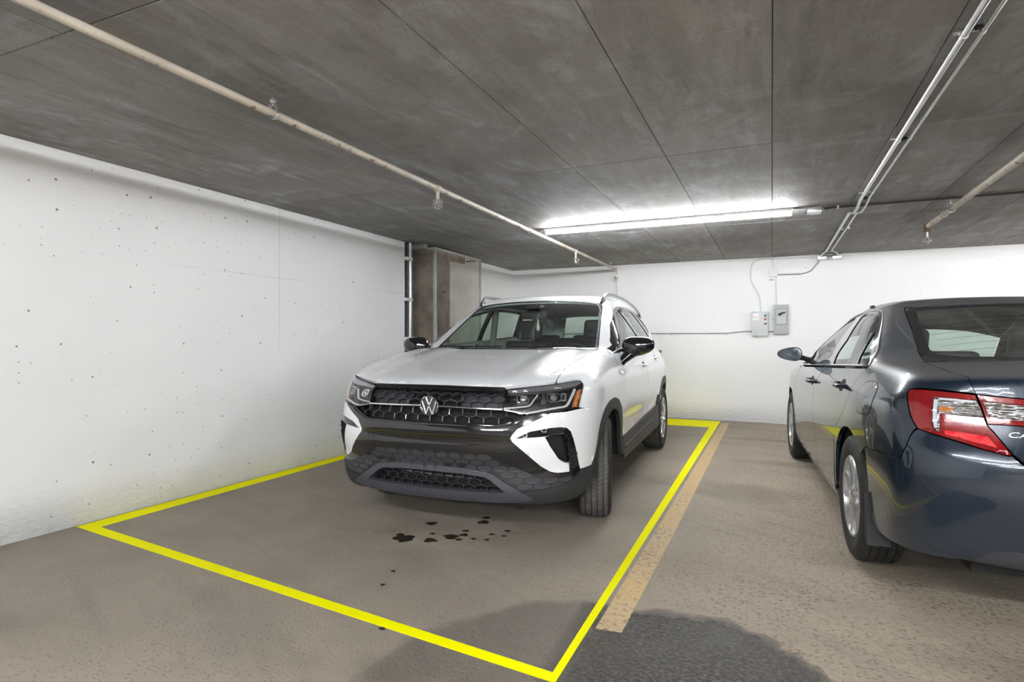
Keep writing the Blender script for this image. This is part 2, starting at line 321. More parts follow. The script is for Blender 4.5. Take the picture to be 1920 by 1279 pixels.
for i in range(len(xs)-1):
    for j in range(len(ysj)-1): panel(xs[i], xs[i+1], ysj[j], ysj[j+1], random.uniform(0, .0022))
cs = MB(); cs.box(WX-1.2, 9.5, -8.3, -1.03, CEIL, CEIL+.02); cs.box(xs[-1], 9.5, -1.03, WY, CEIL, CEIL+.02); cs.box(WX-1.2, WX, -1.03, 7.6, CEIL, CEIL+.02); cs.build('ceiling_slab', M_ceil, ceil)

# ---------------------------------------------------------------- floor markings
M_yel = mat('bright_yellow_overlay', (1.0, .97, .0), .6, spec=.05)
g = G('worn_orange_line_paint'); P = g.mapping(src='Object'); w_ = g.noise(P, 38, 6, .75); w2 = g.noise(P, 2.0, 4, .6)
g.b.inputs['Roughness'].default_value = .75; g.l(g.mix(g.rng(w2, .35, .65), (.62, .48, .31), (.66, .46, .22)), g.b.inputs['Base Color'])
sp = g.n('ShaderNodeSeparateXYZ'); g.l(P, sp.inputs[0]); keep = g.math('ADD', w_, g.math('MULTIPLY', g.rng(sp.outputs[1], 2.3, 6.5), .06)); keep = g.math('ADD', keep, g.math('MULTIPLY', g.math('SUBTRACT', w2, .5), .30))
g.l(g.rng(keep, .36, .50, .35, .92), g.b.inputs['Alpha']); M_orange = g.m
def fz(x, y):
    q = max(0, min(1, (x+1.2)/3.5)); w = max(0, min(1, (y-6.9)/2.2)); return -.032*q*q*(3-2*q)*w*w*(3-2*w)
def strip(quads, z, n=24):
    """flat painted strip through a list of left/right edge points"""
    vs = []; fs = []
    for k in range(len(quads)-1):
        (a, b), (c, d) = quads[k], quads[k+1]
        for i in range(n+1):
            t = i/n
            for p, q in ((a, c), (b, d)):
                x = p[0]*(1-t)+q[0]*t; y = p[1]*(1-t)+q[1]*t; vs.append((x, y, fz(x, y)+z))
    m = len(vs)//2
    for i in range(m-1): fs.append((2*i, 2*i+1, 2*i+3, 2*i+2))
    k = len(vs); vs += [(v[0], v[1], v[2]-z+.0003) for v in vs]
    for i in range(m-1): fs += [(2*i, 2*i+2, 2*i+2+k, 2*i+k), (2*i+1, 2*i+1+k, 2*i+3+k, 2*i+3)]
    return vs, fs
O_, I_ = 0, 1
loop = [((-4.02, 2.276), (-3.875, 2.335)), ((-.682, 1.905), (-.711, 1.962)), ((-.682, 9.03), (-.775, 8.35)), ((-4.035, 9.03), (-3.90, 8.35)), ((-4.02, 2.276), (-3.875, 2.335))]  # graphic overlay outline, added as tapering strips on the floor
v_, f_ = strip(loop, .0015); tag(link_mesh('bay_outline', v_, f_, M_yel), 'bright yellow overlay outline laid on the floor around the bay of the white SUV', 'overlay outline')
v_, f_ = strip([((-.661, 2.33), (-.553, 2.34)), ((-.655, 3.85), (-.545, 3.85)), ((-.655, 8.85), (-.55, 8.9))], .0009, 40)
tag(link_mesh('parking_line', v_, f_, M_orange), 'faded orange parking stripe beside the yellow bay outline, between the two cars', 'parking line')
# oil drips under the front of the car
M_oil = mat('dark_oil_drip', (.030, .024, .018), .38, spec=.5)
for (x, y, r) in ((-2.0, 2.93, .072), (-2.003, 3.244, .042), (-1.708, 3.403, .045), (-1.732, 3.496, .03), (-1.841, 2.967, .044), (-1.76, 3.071, .052), (-1.704, 3.131, .030), (-1.731, 3.203, .022), (-1.695, 3.048, .024), (-1.891, 3.073, .020), (-1.618, 3.093, .02), (-1.54, 3.11, .018), (-1.556, 3.207, .018), (-1.475, 3.212, .017), (-1.491, 3.305, .02), (-1.767, 2.493, .014), (-1.716, 2.335, .014), (-1.457, 1.979, .016), (-2.06, 2.98, .03), (-1.95, 3.9, .03), (-1.8, 3.85, .025), (-1.62, 3.8, .02)):
    ph = random.uniform(0, 6); n = 22; pts = []; r *= .82
    for k in range(n):
        a = 2*math.pi*k/n; q = r*(1+.16*math.sin(3*a+ph)+.10*math.sin(5*a+2*ph)+random.uniform(-.09, .09)); pts.append((x+q*math.cos(a)*1.05, y+q*math.sin(a)))
    MB().prism(pts, .0002, .0011).build('oil_drip', M_oil, floor)

# ================================================================ PIPES, CONDUITS, LIGHTS
M_pipe = mat('cream_painted_pipe', (.60, .52, .42), .5, vary=.12, vscale=12, bump=.25, bscale=40)
g = G('cream_pipe_with_rust'); P = g.mapping(src='Object'); sp = g.n('ShaderNodeNewGeometry').outputs['Normal']; se = g.n('ShaderNodeSeparateXYZ'); g.l(sp, se.inputs[0])
rust = g.math('MULTIPLY', g.rng(g.noise(P, 13, 7, .75), .55, .62), g.rng(se.outputs[2], -.1, -.75, .12, 1)); g.l(g.mix(rust, g.mix(g.rng(g.noise(P, 5, 4), .3, .7), (.44, .385, .325), (.58, .52, .44)), (.14, .08, .05)), g.b.inputs['Base Color']); g.b.inputs['Roughness'].default_value = .55
g.l(g.bump(g.noise(P, 60, 5), .3, .004), g.b.inputs['Normal']); M_pipe = g.m
M_galv = mat('galvanised_steel', (.62, .63, .65), .34, .85, vary=.12, vscale=14)
M_galvd = mat('dull_galvanised_steel', (.36, .37, .38), .45, .7, vary=.2, vscale=9)
M_dkmetal = mat('dark_painted_conduit', (.045, .047, .05), .5, .3)
M_whitemet = mat('white_painted_metal', (.68, .68, .68), .45)
M_boxgrey = mat('grey_enamel', (.40, .41, .42), .42, spec=.5)
M_boxpale = mat('pale_grey_enamel', (.56, .575, .58), .42)
M_black = mat('black_plastic', (.015, .015, .016), .35)
M_red = mat('red_plastic', (.5, .02, .015), .35)
M_paper = mat('paper_label', (.78, .78, .77), .7)
M_chrome = mat('chrome', (.85, .86, .88), .08, 1)
M_brass = mat('dull_brass', (.42, .40, .36), .3, .9)

def tubelight(x, y, d, i):
    vis = i == 0
    lab = 'bare fluorescent tube glowing on the ceiling above the white SUV' if vis else 'bare fluorescent ceiling tube %s' % ('over the bay of the dark sedan', 'left of the camera', 'right of the camera', 'over the far right aisle', 'behind the camera on the left', 'behind the camera on the right', 'at the very back of the garage on the left', 'at the very back of the garage on the right', 'behind the camera by the right wall', 'by the right wall beyond the dark sedan')[i-1]
    t = thing('tube_light', lab, 'ceiling light', (x, y, CEIL), R(90)*d)
    MB().box(-1.19, 1.19, -.032, .032, -.024, -.0005, .006).build('light_body', M_whitemet, t, True)
    MB().tube([(-1.17, 0, -.046), (1.17, 0, -.046)], .0165, 14).build('fluorescent_tube', M_tube if i == 0 else M_tube2, t, True)
    for s in (-1, 1): MB().box(s*1.175-.008, s*1.175+.008, -.016, .016, -.066, -.02, .003).build('lamp_holder', M_whitemet, t)
    return t
M_tube = mat('lit_fluorescent_tube', (1, 1, 1), .5, emit=(.965, .985, 1.0), estr=TUBE_POWER); M_tube2 = mat('bright_fluorescent_tube', (1, 1, 1), .5, emit=(.965, .985, 1.0), estr=TUBE_POWER_REST)
for i, (x, y, d) in enumerate(TUBES): tubelight(x, y, d, i)

def sprinkler(parent, parent_label, x, y, z, L, up=False):
    t = bpy.data.objects.new('sprinkler_head', None); COL.objects.link(t); t.location = (x, y, z); t.parent = parent; t['label'] = parent_label
    MB().tube([(0, 0, .0), (0, 0, -L*.35)], .011, 10).lathe([(0, -L*.30), (.013, -L*.30), (.013, -L*.42), (0, -L*.42)], 8).build('fitting', M_pipe if 'cream' in parent_label else M_brass, t, True)
    b = MB(); b.tube([(0, 0, -L*.42), (0, 0, -L*.50)], .006, 8)
    for s in (-1, 1): b.tube([(s*.004, 0, -L*.45), (s*.013, 0, -L*.52), (s*.013, 0, -L*.62), (0, 0, -L*.72)], .0018, 6)
    b.lathe([(0, -L*.74), (.013, -L*.74), (.013, -L*.75), (0, -L*.76)], 14); b.build('deflector', M_brass, t, True)
    c = MB(); rr = L*.28
    for k in range(8):
        a = math.pi*2*k/8; pts = [(math.cos(a)*rr*math.sin(w), math.sin(a)*rr*math.sin(w), -L*.68+L*.32*math.cos(w)) for w in [math.pi*q/10 for q in range(1, 11)]]; c.tube(pts, .0011, 5)
    for zz, q in ((-L*.55, .92), (-L*.68, 1.0), (-L*.85, .84)): c.tube([(math.cos(a)*rr*q, math.sin(a)*rr*q, zz) for a in [2*math.pi*k/16 for k in range(17)]], .0011, 5, False)
    c.build('wire_guard', M_chrome, t, True); return t
def hanger(t, x, y, z, r, top):
    b = MB(); w = .010
    n = 18; pts = [(x+(r+.004)*math.cos(a), 0, z+(r+.004)*math.sin(a)) for a in [R(-200+220*k/n) for k in range(n+1)]]
    pts = [(x-r-.005, 0, z+.045), (x-r-.005, 0, z)]+[(x+(r+.005)*math.cos(a), 0, z+(r+.005)*math.sin(a)) for a in [R(180+180*k/n) for k in range(1, n)]]+[(x+r+.005, 0, z), (x+r*.3, 0, z+.045)]
    vs = []; fs = []
    for (px_, _, pz) in pts: vs += [(px_, y-w, pz), (px_, y+w, pz)]
    for k in range(len(pts)-1): fs.append((2*k, 2*k+1, 2*k+3, 2*k+2))
    k0 = len(vs); c = Vector((x, 0, z)); 
    for (px_, _, pz) in pts: d = (Vector((px_, 0, pz))-c).normalized()*.0025; vs += [(px_+d.x, y-w, pz+d.z), (px_+d.x, y+w, pz+d.z)]
    for k in range(len(pts)-1): fs += [(k0+2*k, k0+2*k+2, k0+2*k+3, k0+2*k+1), (2*k, 2*k+2, k0+2*k+2, k0+2*k), (2*k+1, k0+2*k+1, k0+2*k+3, 2*k+3)]
    b.add(vs, fs); b.tube([(x-r*.3, y, z+.040), (x-r*.3, y, top)], .0045, 8); b.lathe([(0, 0), (.009, 0), (.009, .008), (0, .008)], 6, Matrix.Translation((x-r*.3, y, z+.046))); b.lathe([(0, 0), (.016, 0), (.014, .014), (0, .014)], 12, Matrix.Translation((x-r*.3, y, top-.0145)))
    return b.build('pipe_hanger', M_galv, t, True)
PX, PZ, PR = -2.225, 2.286, .0185
t = thing('sprinkler_pipe', 'long cream painted sprinkler pipe under the ceiling at left, running to the back wall', 'pipe', (0, 0, 0)); pipeL = t
MB().tube([(PX, -6, PZ), (PX, 3.69, PZ), (PX, 9.02, PZ)], PR, 16).build('pipe_run', M_pipe, t, True)
for y, l in ((3.69, .055), (6.98, .05), (5.45, .028), (2.2, .0), (9.0, .04)):
    if l: MB().tube([(PX, y-l/2, PZ), (PX, y+l/2, PZ)], PR+.006, 14).tube([(PX, y, PZ), (PX, y, PZ-.038)], .014 if l > .03 else .004, 12).build('coupling', M_pipe, t, True)
for y in (2.15, 5.82, 8.75, -1.5): hanger(t, PX, y, PZ, PR, CEIL)
MB().tube(bend([(PX, 9.02, PZ), (PX, 9.10, PZ-.005), (PX, 9.10, .4)], .03), .012, 12).build('drop_pipe', M_whitemet, t, True)
sprinkler(pipeL, 'cream sprinkler head with round wire guard midway along the left pipe', PX, 3.69, PZ-.022, .13)
sprinkler(pipeL, 'sprinkler head on the left ceiling pipe beyond the glowing tube', PX, 6.98, PZ-.022, .13)
sprinkler(pipeL, 'small sprinkler head with guard at the back wall end of the left ceiling pipe', PX, 9.02, PZ-.06, .12)
QX, QZ, QR = 1.37, 2.275, .023
t = thing('sprinkler_pipe', 'short cream sprinkler pipe end under the ceiling at upper right above the dark sedan', 'pipe', (0, 0, 0))
MB().tube([(QX, -6, QZ), (QX, 6.78, QZ)], QR, 16).build('pipe_run', M_pipe, t, True)
MB().tube(bend([(QX, 6.74, QZ), (QX, 6.80, QZ), (QX, 6.80, QZ-.05)], .03), QR+.007, 16).build('elbow', mat('rusty_brown_iron', (.10, .07, .05), .7, .4), t, True)
MB().tube([(QX, 6.15, QZ), (QX, 6.20, QZ)], QR+.006, 16).build('coupling', M_pipe, t, True)
hanger(t, QX, 5.95, QZ, QR, CEIL); hanger(t, QX, 2.0, QZ, QR, CEIL)
sprinkler(t, 'sprinkler head with wire guard on the right ceiling pipe end', QX, 6.80, QZ-.045, .13)

def conduit(t, pts, r, m, name='conduit_run', n=10, rad=.04): return MB().tube(bend(pts, rad), r, n).build(name, m, t, True)
def clip(t, x, y, z, r, m=M_galv, ax='y', w=.012):
    b = MB()
    if ax == 'y': b.tube([(x, y-w/2, z), (x, y+w/2, z)], r+.003, 12); b.box(x-r-.022, x, y-w/2, y+w/2, z+r*.6, z+r+.003)
    elif ax == 'x': b.tube([(x-w/2, y, z), (x+w/2, y, z)], r+.003, 12); b.box(x-w/2, x+w/2, y, y+r+.003, z-r-.014, z)
    else: b.tube([(x, y, z-w/2), (x, y, z+w/2)], r+.003, 12); b.box(x, x+r+.014, y, y+r+.003, z-w/2, z+w/2)
    return b.build('conduit_clip', m, t, True)
t = thing('conduit_pair', 'pair of shiny steel conduits running side by side under the ceiling at right', 'conduit', (0, 0, 0))
z1_, z2_ = CEIL-.030, CEIL-.026
conduit(t, [(.665, -6, z1_), (.665, 5.55, z1_), (.665, 5.74, z1_-.022), (.665, 5.98, z1_-.022), (.645, 6.08, z1_+.004), (.645, 8.60, z1_+.004), (.62, 8.86, z1_+.004), (.62, 9.06, z1_)], .0125, M_galv, 'conduit_run')
conduit(t, [(.722, -6, z2_), (.722, 5.50, z2_), (.722, 5.70, z2_-.026), (.722, 5.98, z2_-.026), (.705, 6.10, z2_), (.705, 8.60, z2_), (.79, 8.80, z2_), (.82, 9.06, z2_)], .0088, M_galv, 'conduit_run')
for y in (1.75, 2.72, 4.0, 5.35, 6.9): clip(t, .665, y, z1_, .0125); clip(t, .722, y, z2_, .0088)
for y in (2.68, 4.0, 5.55): MB().box(.682, .712, y-.006, y+.006, CEIL-.03, CEIL-.0005).lathe([(0, 0), (.006, 0), (.006, .004), (0, .004)], 8, Matrix.Translation((.694, y, CEIL-.034))).build('strap', M_dkmetal, t)
def jbox(name, label, x, y, z, w, d, h, m, parent=None, face='z'):
    t = thing(name, label, 'electrical box', (x, y, z))
    MB().box(-w/2, w/2, -d/2, d/2, -h/2, h/2, .004).build('box_body', m, t, True)
    if face == 'z':
        MB().box(-w/2+.004, w/2-.004, -d/2+.004, d/2-.004, -h/2-.003, -h/2).build('cover_plate', m, t)
        for sx in (-1, 1): MB().lathe([(0, 0), (.005, 0), (.004, -.003), (0, -.003)], 8, Matrix.Translation((sx*(w/2-.015), -sx*(d/2-.015), -h/2-.003))).build('screw', M_dkmetal, t)
    else:
        MB().box(-w/2+.003, w/2-.003, -d/2-.003, -d/2, -h/2+.003, h/2-.003).build('cover_plate', m, t)
    return t
jbox('junction_box', 'small galvanised junction box on the ceiling at the right end of the glowing tube', .345, 5.86, CEIL-.027, .115, .105, .052, M_galv)
t = thing('ceiling_conduit', 'thin dark conduit running across the ceiling from the junction box to the right', 'conduit', (0, 0, 0))
conduit(t, [(.402, 5.87, CEIL-.025), (.47, 5.87, CEIL-.012), (4.9, 5.90, CEIL-.012)], .0095, M_dkmetal)
MB().tube([(.402, 5.87, CEIL-.025), (.425, 5.87, CEIL-.023)], .013, 12).build('connector', M_galv, t, True)
for x in (.66-.13, 1.9): MB().box(x-.008, x+.008, 5.85, 5.90, CEIL-.026, CEIL-.001).build('conduit_clip', M_galv, t)
jbox('junction_box', 'left of two small galvanised boxes where the ceiling conduits meet the back wall', .63, 9.105, CEIL-.040, .11, .085, .075, M_galv)
jbox('junction_box', 'right of two small galvanised boxes where the ceiling conduits meet the back wall', .81, 9.105, CEIL-.040, .11, .085, .075, M_galv)
# back wall wiring
yb = WY-.012
t = thing('wall_conduit', 'white conduit looping down the back wall to the pale control box', 'conduit', (0, 0, 0))
conduit(t, [(.03, yb, 2.350), (-.15, yb, 2.346), (-.25, yb, 2.30), (-.28, yb, 2.20), (-.274, yb, 2.04), (-.148, yb, 1.80), (-.14, yb, 1.585)], .008, M_whitemet, rad=.07); clip(t, -.166, yb, 2.346, .008, M_whitemet, 'x')
t = thing('wall_conduit', 'white conduit between the wall junction box and the grey switch box', 'conduit', (0, 0, 0))
conduit(t, [(.052, yb, 2.085), (.060, yb, 1.85), (.067, yb, 1.675)], .007, M_whitemet)
t = thing('wall_conduit', 'short white conduit rising from the wall junction box to the ceiling', 'conduit', (0, 0, 0))
conduit(t, [(.003, yb, 2.350), (.022, yb, 2.28), (.027, yb, 2.19)], .006, M_whitemet)
t = thing('wall_conduit', 'conduit bending from the wall junction box up to the ceiling boxes at right', 'conduit', (0, 0, 0))
conduit(t, [(.072, yb, 2.110), (.373, yb, 2.105), (.50, yb, 2.135), (.64, yb, 2.33)], .0085, M_galvd, rad=.08); clip(t, .373, yb, 2.105, .0085, M_galv, 'x')
t = thing('wall_conduit', 'long thin horizontal conduit on the back wall left of the control box', 'conduit', (0, 0, 0))
conduit(t, [(-3.85, yb, 1.285), (-.611, yb, 1.281), (-.356, yb, 1.308), (-.255, yb, 1.307)], .0085, M_galvd)
for x in (-3.1, -2.4, -1.4, -.611): clip(t, x, yb, 1.281, .0085, M_galvd, 'x')
t = thing('wall_conduit', 'short steel nipple joining the control box and the switch box', 'conduit', (0, 0, 0)); conduit(t, [(-.05, yb, 1.303), (.024, yb, 1.303)], .010, M_galvd)
jb = jbox('junction_box', 'white square junction box on the back wall above the control box', .020, WY-.022, 2.137, .113, .044, .112, M_whitemet, face='y')
t = thing('warning_label', 'tiny grey stencilled label on the back wall below the white junction box', 'label', (.003, WY, 2.042)); MB().box(-.035, .02, -.0015, 0, -.012, .012).build('label_plate', mat('faded_grey_print', (.42, .42, .42), .8), t)
t = thing('control_box', 'pale grey control box with three push buttons on the back wall', 'electrical box', (-.1535, WY, 1.4145))
MB().box(-.1045, .1045, -.10, 0, -.173, .173, .004).build('enclosure', M_boxpale, t, True)
MB().box(-.1025, .1025, -.1035, -.10, -.170, .170, .0015).build('front_cover', M_boxpale, t, True)
MB().box(-.102, -.012, -.1046, -.1036, .05, .150).build('instruction_sheet', M_paper, t)
for k in range(5): MB().box(-.095+.017*k, -.088+.017*k, -.1050, -.1047, .098, .104).build('printed_mark', M_red if k in (1, 2, 3) else M_black, t)
MB().box(-.085, -.04, -.1050, -.1047, .078, .083).build('printed_mark', mat('pale_red_print', (.55, .25, .22), .8), t)
for z, m in ((.113, M_black), (.063, M_red), (-.001, M_black)):
    rot = Matrix.Translation((.072, -.1036, z)) @ Matrix.Rotation(R(90), 4, 'X')
    MB().box(.054, .090, -.1052, -.1037, z-.027, z+.027).build('button_plate', M_paper if z < .1 else M_boxpale, t)
    MB().lathe([(0, .022), (.013, .022), (.0165, .012), (.0165, .0), (0, 0)], 18, rot).build('push_button', m, t, True)
for (x, z, r) in ((-.027, -.045, .015), (-.058, -.122, .013)):
    MB().lathe([(r-.003, 0), (r-.003, .0015), (r, .0015), (r, 0)], 20, Matrix.Translation((x, -.1036, z)) @ Matrix.Rotation(R(90), 4, 'X')).build('knockout', M_boxgrey, t)
MB().box(-.03, .01, -.09, -.05, -.186, -.173).build('cable_gland', M_whitemet, t)
t = thing('switch_box', 'grey disconnect switch box with black lever on the back wall', 'electrical box', (.1205, WY, 1.472))
MB().box(-.0975, .0975, -.085, 0, -.209, .209, .005).build('enclosure', M_boxgrey, t, True)
MB().prism(rounded(-.076, .082, -.076, .155, .015), 0, .006, Matrix.Translation((0, -.085, 0)) @ Matrix.Rotation(R(90), 4, 'X')).build('raised_door', M_boxgrey, t)
o_ = rounded(-.073, .079, -.073, .152, .013); i_ = rounded(-.068, .074, -.068, .147, .010); vs = [(p[0], -.0917, p[1]) for p in o_]+[(p[0], -.0917, p[1]) for p in i_]; n = len(o_)
link_mesh('door_groove', vs, [(k, (k+1) % n, n+(k+1) % n, n+k) for k in range(n)], mat('groove_shadow_grey', (.12, .12, .13), .6), t)
MB().tube([(-.018, -.105, .068), (.0, -.108, .082), (.030, -.112, .095), (.058, -.112, .100)], [.012, .012, .009, .005], 10).lathe([(0, 0), (.020, 0), (.018, .016), (0, .018)], 18, Matrix.Translation((-.02, -.0912, .070)) @ Matrix.Rotation(R(90), 4, 'X')).build('lever', M_black, t, True)
MB().box(-.045, .055, -.0922, -.0914, -.055, .045).build('rating_plate', mat('plate_grey', (.47, .48, .49), .5), t)
MB().box(-.103, -.0965, -.06, -.04, -.01, .01).build('latch', M_black, t)

# ---------------------------------------------------------------- mesh cage in the corner and the posts before it
t = thing('mesh_cage', 'dusty expanded metal cage standing off the left wall in the back corner', 'cage', (0, 0, 0))
cx0, cx1, cy0, cy1, cz0, cz1 = -4.17, -3.82, 6.27, 7.50, 1.13, 2.32
M_mesh = mat('rusty_expanded_metal', (.46, .40, .34), .6, .3, vary=.35, vscale=5)
M_frame = mat('greenish_angle_iron', (.40, .41, .38), .5, .3, vary=.15, vscale=8)
def frame_bar(a, b, w=.028, name='frame_bar'):
    a = Vector(a); b = Vector(b); lo = [min(a[i], b[i])-w/2 for i in range(3)]; hi = [max(a[i], b[i])+w/2 for i in range(3)]
    return MB().box(lo[0], hi[0], lo[1], hi[1], lo[2], hi[2], .002).build(name, M_frame, t)
for (x, y) in ((cx0, cy0), (cx1, cy0), (cx1, cy1)): frame_bar((x, y, cz0), (x, y, cz1), .034 if (x, y) == (cx1, cy0) else .026)
for z in (cz0, cz1): frame_bar((cx0, cy0, z), (cx1, cy0, z)); frame_bar((cx1, cy0, z), (cx1, cy1, z)); frame_bar((cx0, cy1, z), (cx1, cy1, z))
def expanded(A, U, V, lu, lv, pu, pv, name='expanded_mesh', sw=.0062):
    """staggered lozenge net of flat strands"""
    vs = []; fs = []; A = Vector(A); U = Vector(U); V = Vector(V); N = U.cross(V)
    for j in range(int(lv/pv*2)+1):
        vv = j*pv/2; nseg = int(lu/pu*2)
        for s in (0,):
            pts = []
            for i in range(nseg+1):
                up = pv/4 if (i+j) % 2 == 0 else -pv/4; pts.append((i*pu/2, min(max(vv+up, 0), lv)))
            k = len(vs)
            for (a, b) in pts: p = A+U*a+V*b; vs += [p+V*sw/2+N*.0012, p-V*sw/2-N*.0012]
            for i in range(nseg): fs.append((k+2*i, k+2*i+1, k+2*i+3, k+2*i+2))
    o = link_mesh(name, vs, fs, M_mesh, t); o['kind'] = 'stuff'; return o
expanded((cx0, cy0, cz0), (1, 0, 0), (0, 0, 1), cx1-cx0, cz1-cz0, .034, .021)
expanded((cx1, cy0, cz0), (0, 1, 0), (0, 0, 1), cy1-cy0, cz1-cz0, .044, .024)
MB().lathe([(0, 0), (.012, 0), (.012, .01), (0, .01)], 10, Matrix.Translation((cx1+.004, 6.48, 1.79)) @ Matrix.Rotation(R(90), 4, 'Y')).build('lock_hole', M_black, t)
t = thing('steel_post', 'grey steel channel post at the end of the left wall, beside the mesh cage', 'post', (0, 0, 0))
MB().box(-4.155, -4.085, 6.07, 6.10, 0, CEIL-.002, .002).box(-4.155, -4.145, 6.07, 6.16, 0, CEIL-.002).build('channel', M_galvd, t)
MB().box(-4.10, -3.88, 6.12, 6.20, CEIL-.06, CEIL-.002, .002).build('top_angle', M_galvd, t)
t = thing('wall_pipe', 'vertical galvanised pipe clipped to the end of the left wall', 'pipe', (0, 0, 0))
MB().tube([(-4.02, 6.02, 0), (-4.02, 6.02, CEIL-.002)], .021, 14).build('pipe_run', M_galv, t, True)
MB().tube([(-4.075, 5.965, 0), (-4.075, 5.965, CEIL-.002)], .016, 12).build('pipe_run', M_galvd, t, True)
for z in (2.16, 1.67, 1.20): MB().box(-4.06, -3.985, 5.90, 6.03, z-.018, z+.018, .003).build('clamp', M_whitemet, t)
# ---------------------------------------------------------------- smooth body surfaces (local car space, x forward, y left, z up)
class Sp:
    """smooth monotone curve through points"""
    def __init__(s, *pts):
        pts = sorted(pts); s.x = np.array([p[0] for p in pts], float); s.y = np.array([p[1] for p in pts], float)
        d = np.diff(s.y)/np.diff(s.x); m = np.zeros_like(s.y); m[0] = d[0]; m[-1] = d[-1]
        for i in range(1, len(m)-1):
            if d[i-1]*d[i] > 0:
                h0 = s.x[i]-s.x[i-1]; h1 = s.x[i+1]-s.x[i]; w1 = 2*h1+h0; w2 = h1+2*h0
                m[i] = (w1+w2)/(w1/d[i-1]+w2/d[i])
        s.m = m
    def __call__(s, v):
        v = np.asarray(v, float); i = np.clip(np.searchsorted(s.x, v)-1, 0, len(s.x)-2)
        h = s.x[i+1]-s.x[i]; t = np.clip((v-s.x[i])/h, 0, 1); t2 = t*t; t3 = t2*t
        r = (2*t3-3*t2+1)*s.y[i]+(t3-2*t2+t)*h*s.m[i]+(-2*t3+3*t2)*s.y[i+1]+(t3-t2)*h*s.m[i+1]
        r = r+np.where(v < s.x[0], (v-s.x[0])*s.m[0], 0)+np.where(v > s.x[-1], (v-s.x[-1])*s.m[-1], 0)
        return r
def smax(a, b, k):
    h = np.clip(.5+.5*(a-b)/k, 0, 1); return b*(1-h)+a*h+k*h*(1-h)
def smin(a, b, k): return -smax(-a, -b, k)
def bump(v, c, w): return np.exp(-((v-c)/w)**2)
def crease(v, c, w): return np.clip(1-np.abs(v-c)/w, 0, 1)

V_P = Sp((-2.3, .74), (-2.1, .80), (-1.8, .86), (-1.34, .900), (-.6, .905), (0, .905), (.8, .908), (1.34, .916), (1.7, .905), (1.95, .872), (2.1, .835), (2.25, .79))
V_S = Sp((.1, -.07), (.22, -.03), (.34, -.012), (.46, -.022), (.58, -.012), (.72, -.002), (.82, 0), (.905, -.002), (.93, -.012), (.98, -.035), (1.05, -.07), (1.12, -.12), (1.3, -.3))
V_XF = Sp((.1, 1.93), (.18, 2.07), (.24, 2.155), (.32, 2.19), (.44, 2.185), (.50, 2.205), (.60, 2.225), (.70, 2.215), (.82, 2.185), (.90, 2.145), (.95, 2.10), (1.0, 2.03), (1.1, 1.85))
V_XR = Sp((.1, -2.0), (.25, -2.15), (.5, -2.24), (.8, -2.23), (1.0, -2.17), (1.2, -2.1))
V_TOP = Sp((-2.3, 1.1), (.6, 1.135), (.95, 1.122), (1.2, 1.095), (1.5, 1.052), (1.8, .995), (1.98, .957), (2.08, .925), (2.16, .885), (2.3, .80))
V_PF = Sp((0, 0), (.2, .006), (.4, .032), (.6, .095), (.75, .18), (.9, .33), (1.0, .48))
V_ROOF = Sp((-2.3, 1.42), (-2.05, 1.49), (-1.7, 1.553), (-1.2, 1.595), (-.7, 1.612), (-.2, 1.608), (.05, 1.590), (.25, 1.558), (.4, 1.525), (.7, 1.42))
V_BELTW = Sp((-2.2, .70), (-1.8, .765), (-1.2, .830), (-.4, .868), (.4, .866), (.8, .855), (1.2, .83))
V_XW = Sp((1.0, 1.12), (1.10, .985), (1.2, .822), (1.35, .565), (1.5, .295), (1.6, .10))
def F_suv(x, y, z):
    ay = np.sqrt(y*y+1e-5)
    fr = np.clip((x-1.5)/.5, 0, 1); fr = fr*fr*(3-2*fr)
    W = V_P(x)+V_S(z)+fr*(.028*bump(z, .50, .17)-.018*bump(z, .86, .12)-.03*np.clip((.36-z)/.15, 0, 1))
    a = ay-W
    b = (x-(V_XF(z)-V_PF(ay)))
    c = (V_XR(z)+.25*np.clip(ay, 0, 2)**3*.6)-x
    hood = V_TOP(x)-(.012+.024*np.clip((x-1.2)/.8, 0, 1))*(ay/.75)**2.4 + .012*np.clip((ay-.36)/.10, 0, 1)*np.clip((x-.9)/.2, 0, 1)*np.clip((2.15-x)/.3, 0, 1) - .008*bump(ay, .62, .05)*np.clip((x-.9)/.2, 0, 1)*np.clip((2.05-x)/.3, 0, 1)
    t = z-hood
    low = smax(a, b, .17); low = smax(low, c, .22); low = smax(low, t, .075)
    low = smax(low, .19+.10*np.clip((x-1.9)/.3, -1, 1)*0-z, .06)
    yg = V_BELTW(x)-.055*(z-1.05)/.2-.235*np.clip((z-1.15)/.4, 0, 2)**1.35*.62
    g1 = ay-yg
    g2 = (x-(V_XW(z)-.070*(ay/.6)**2.4))*.55
    g3 = ((-2.16+(z-1.05)*.30+.10*(ay/.6)**2)-x)*.9
    g4 = z-(V_ROOF(x)-.026*(ay/.6)**2.6)
    g = smax(g1, g4, .06); g = smax(g, g2, .035); g = smax(g, g3, .09)
    g = smax(g, .95-z, .01)
    return smin(low, g, .022)

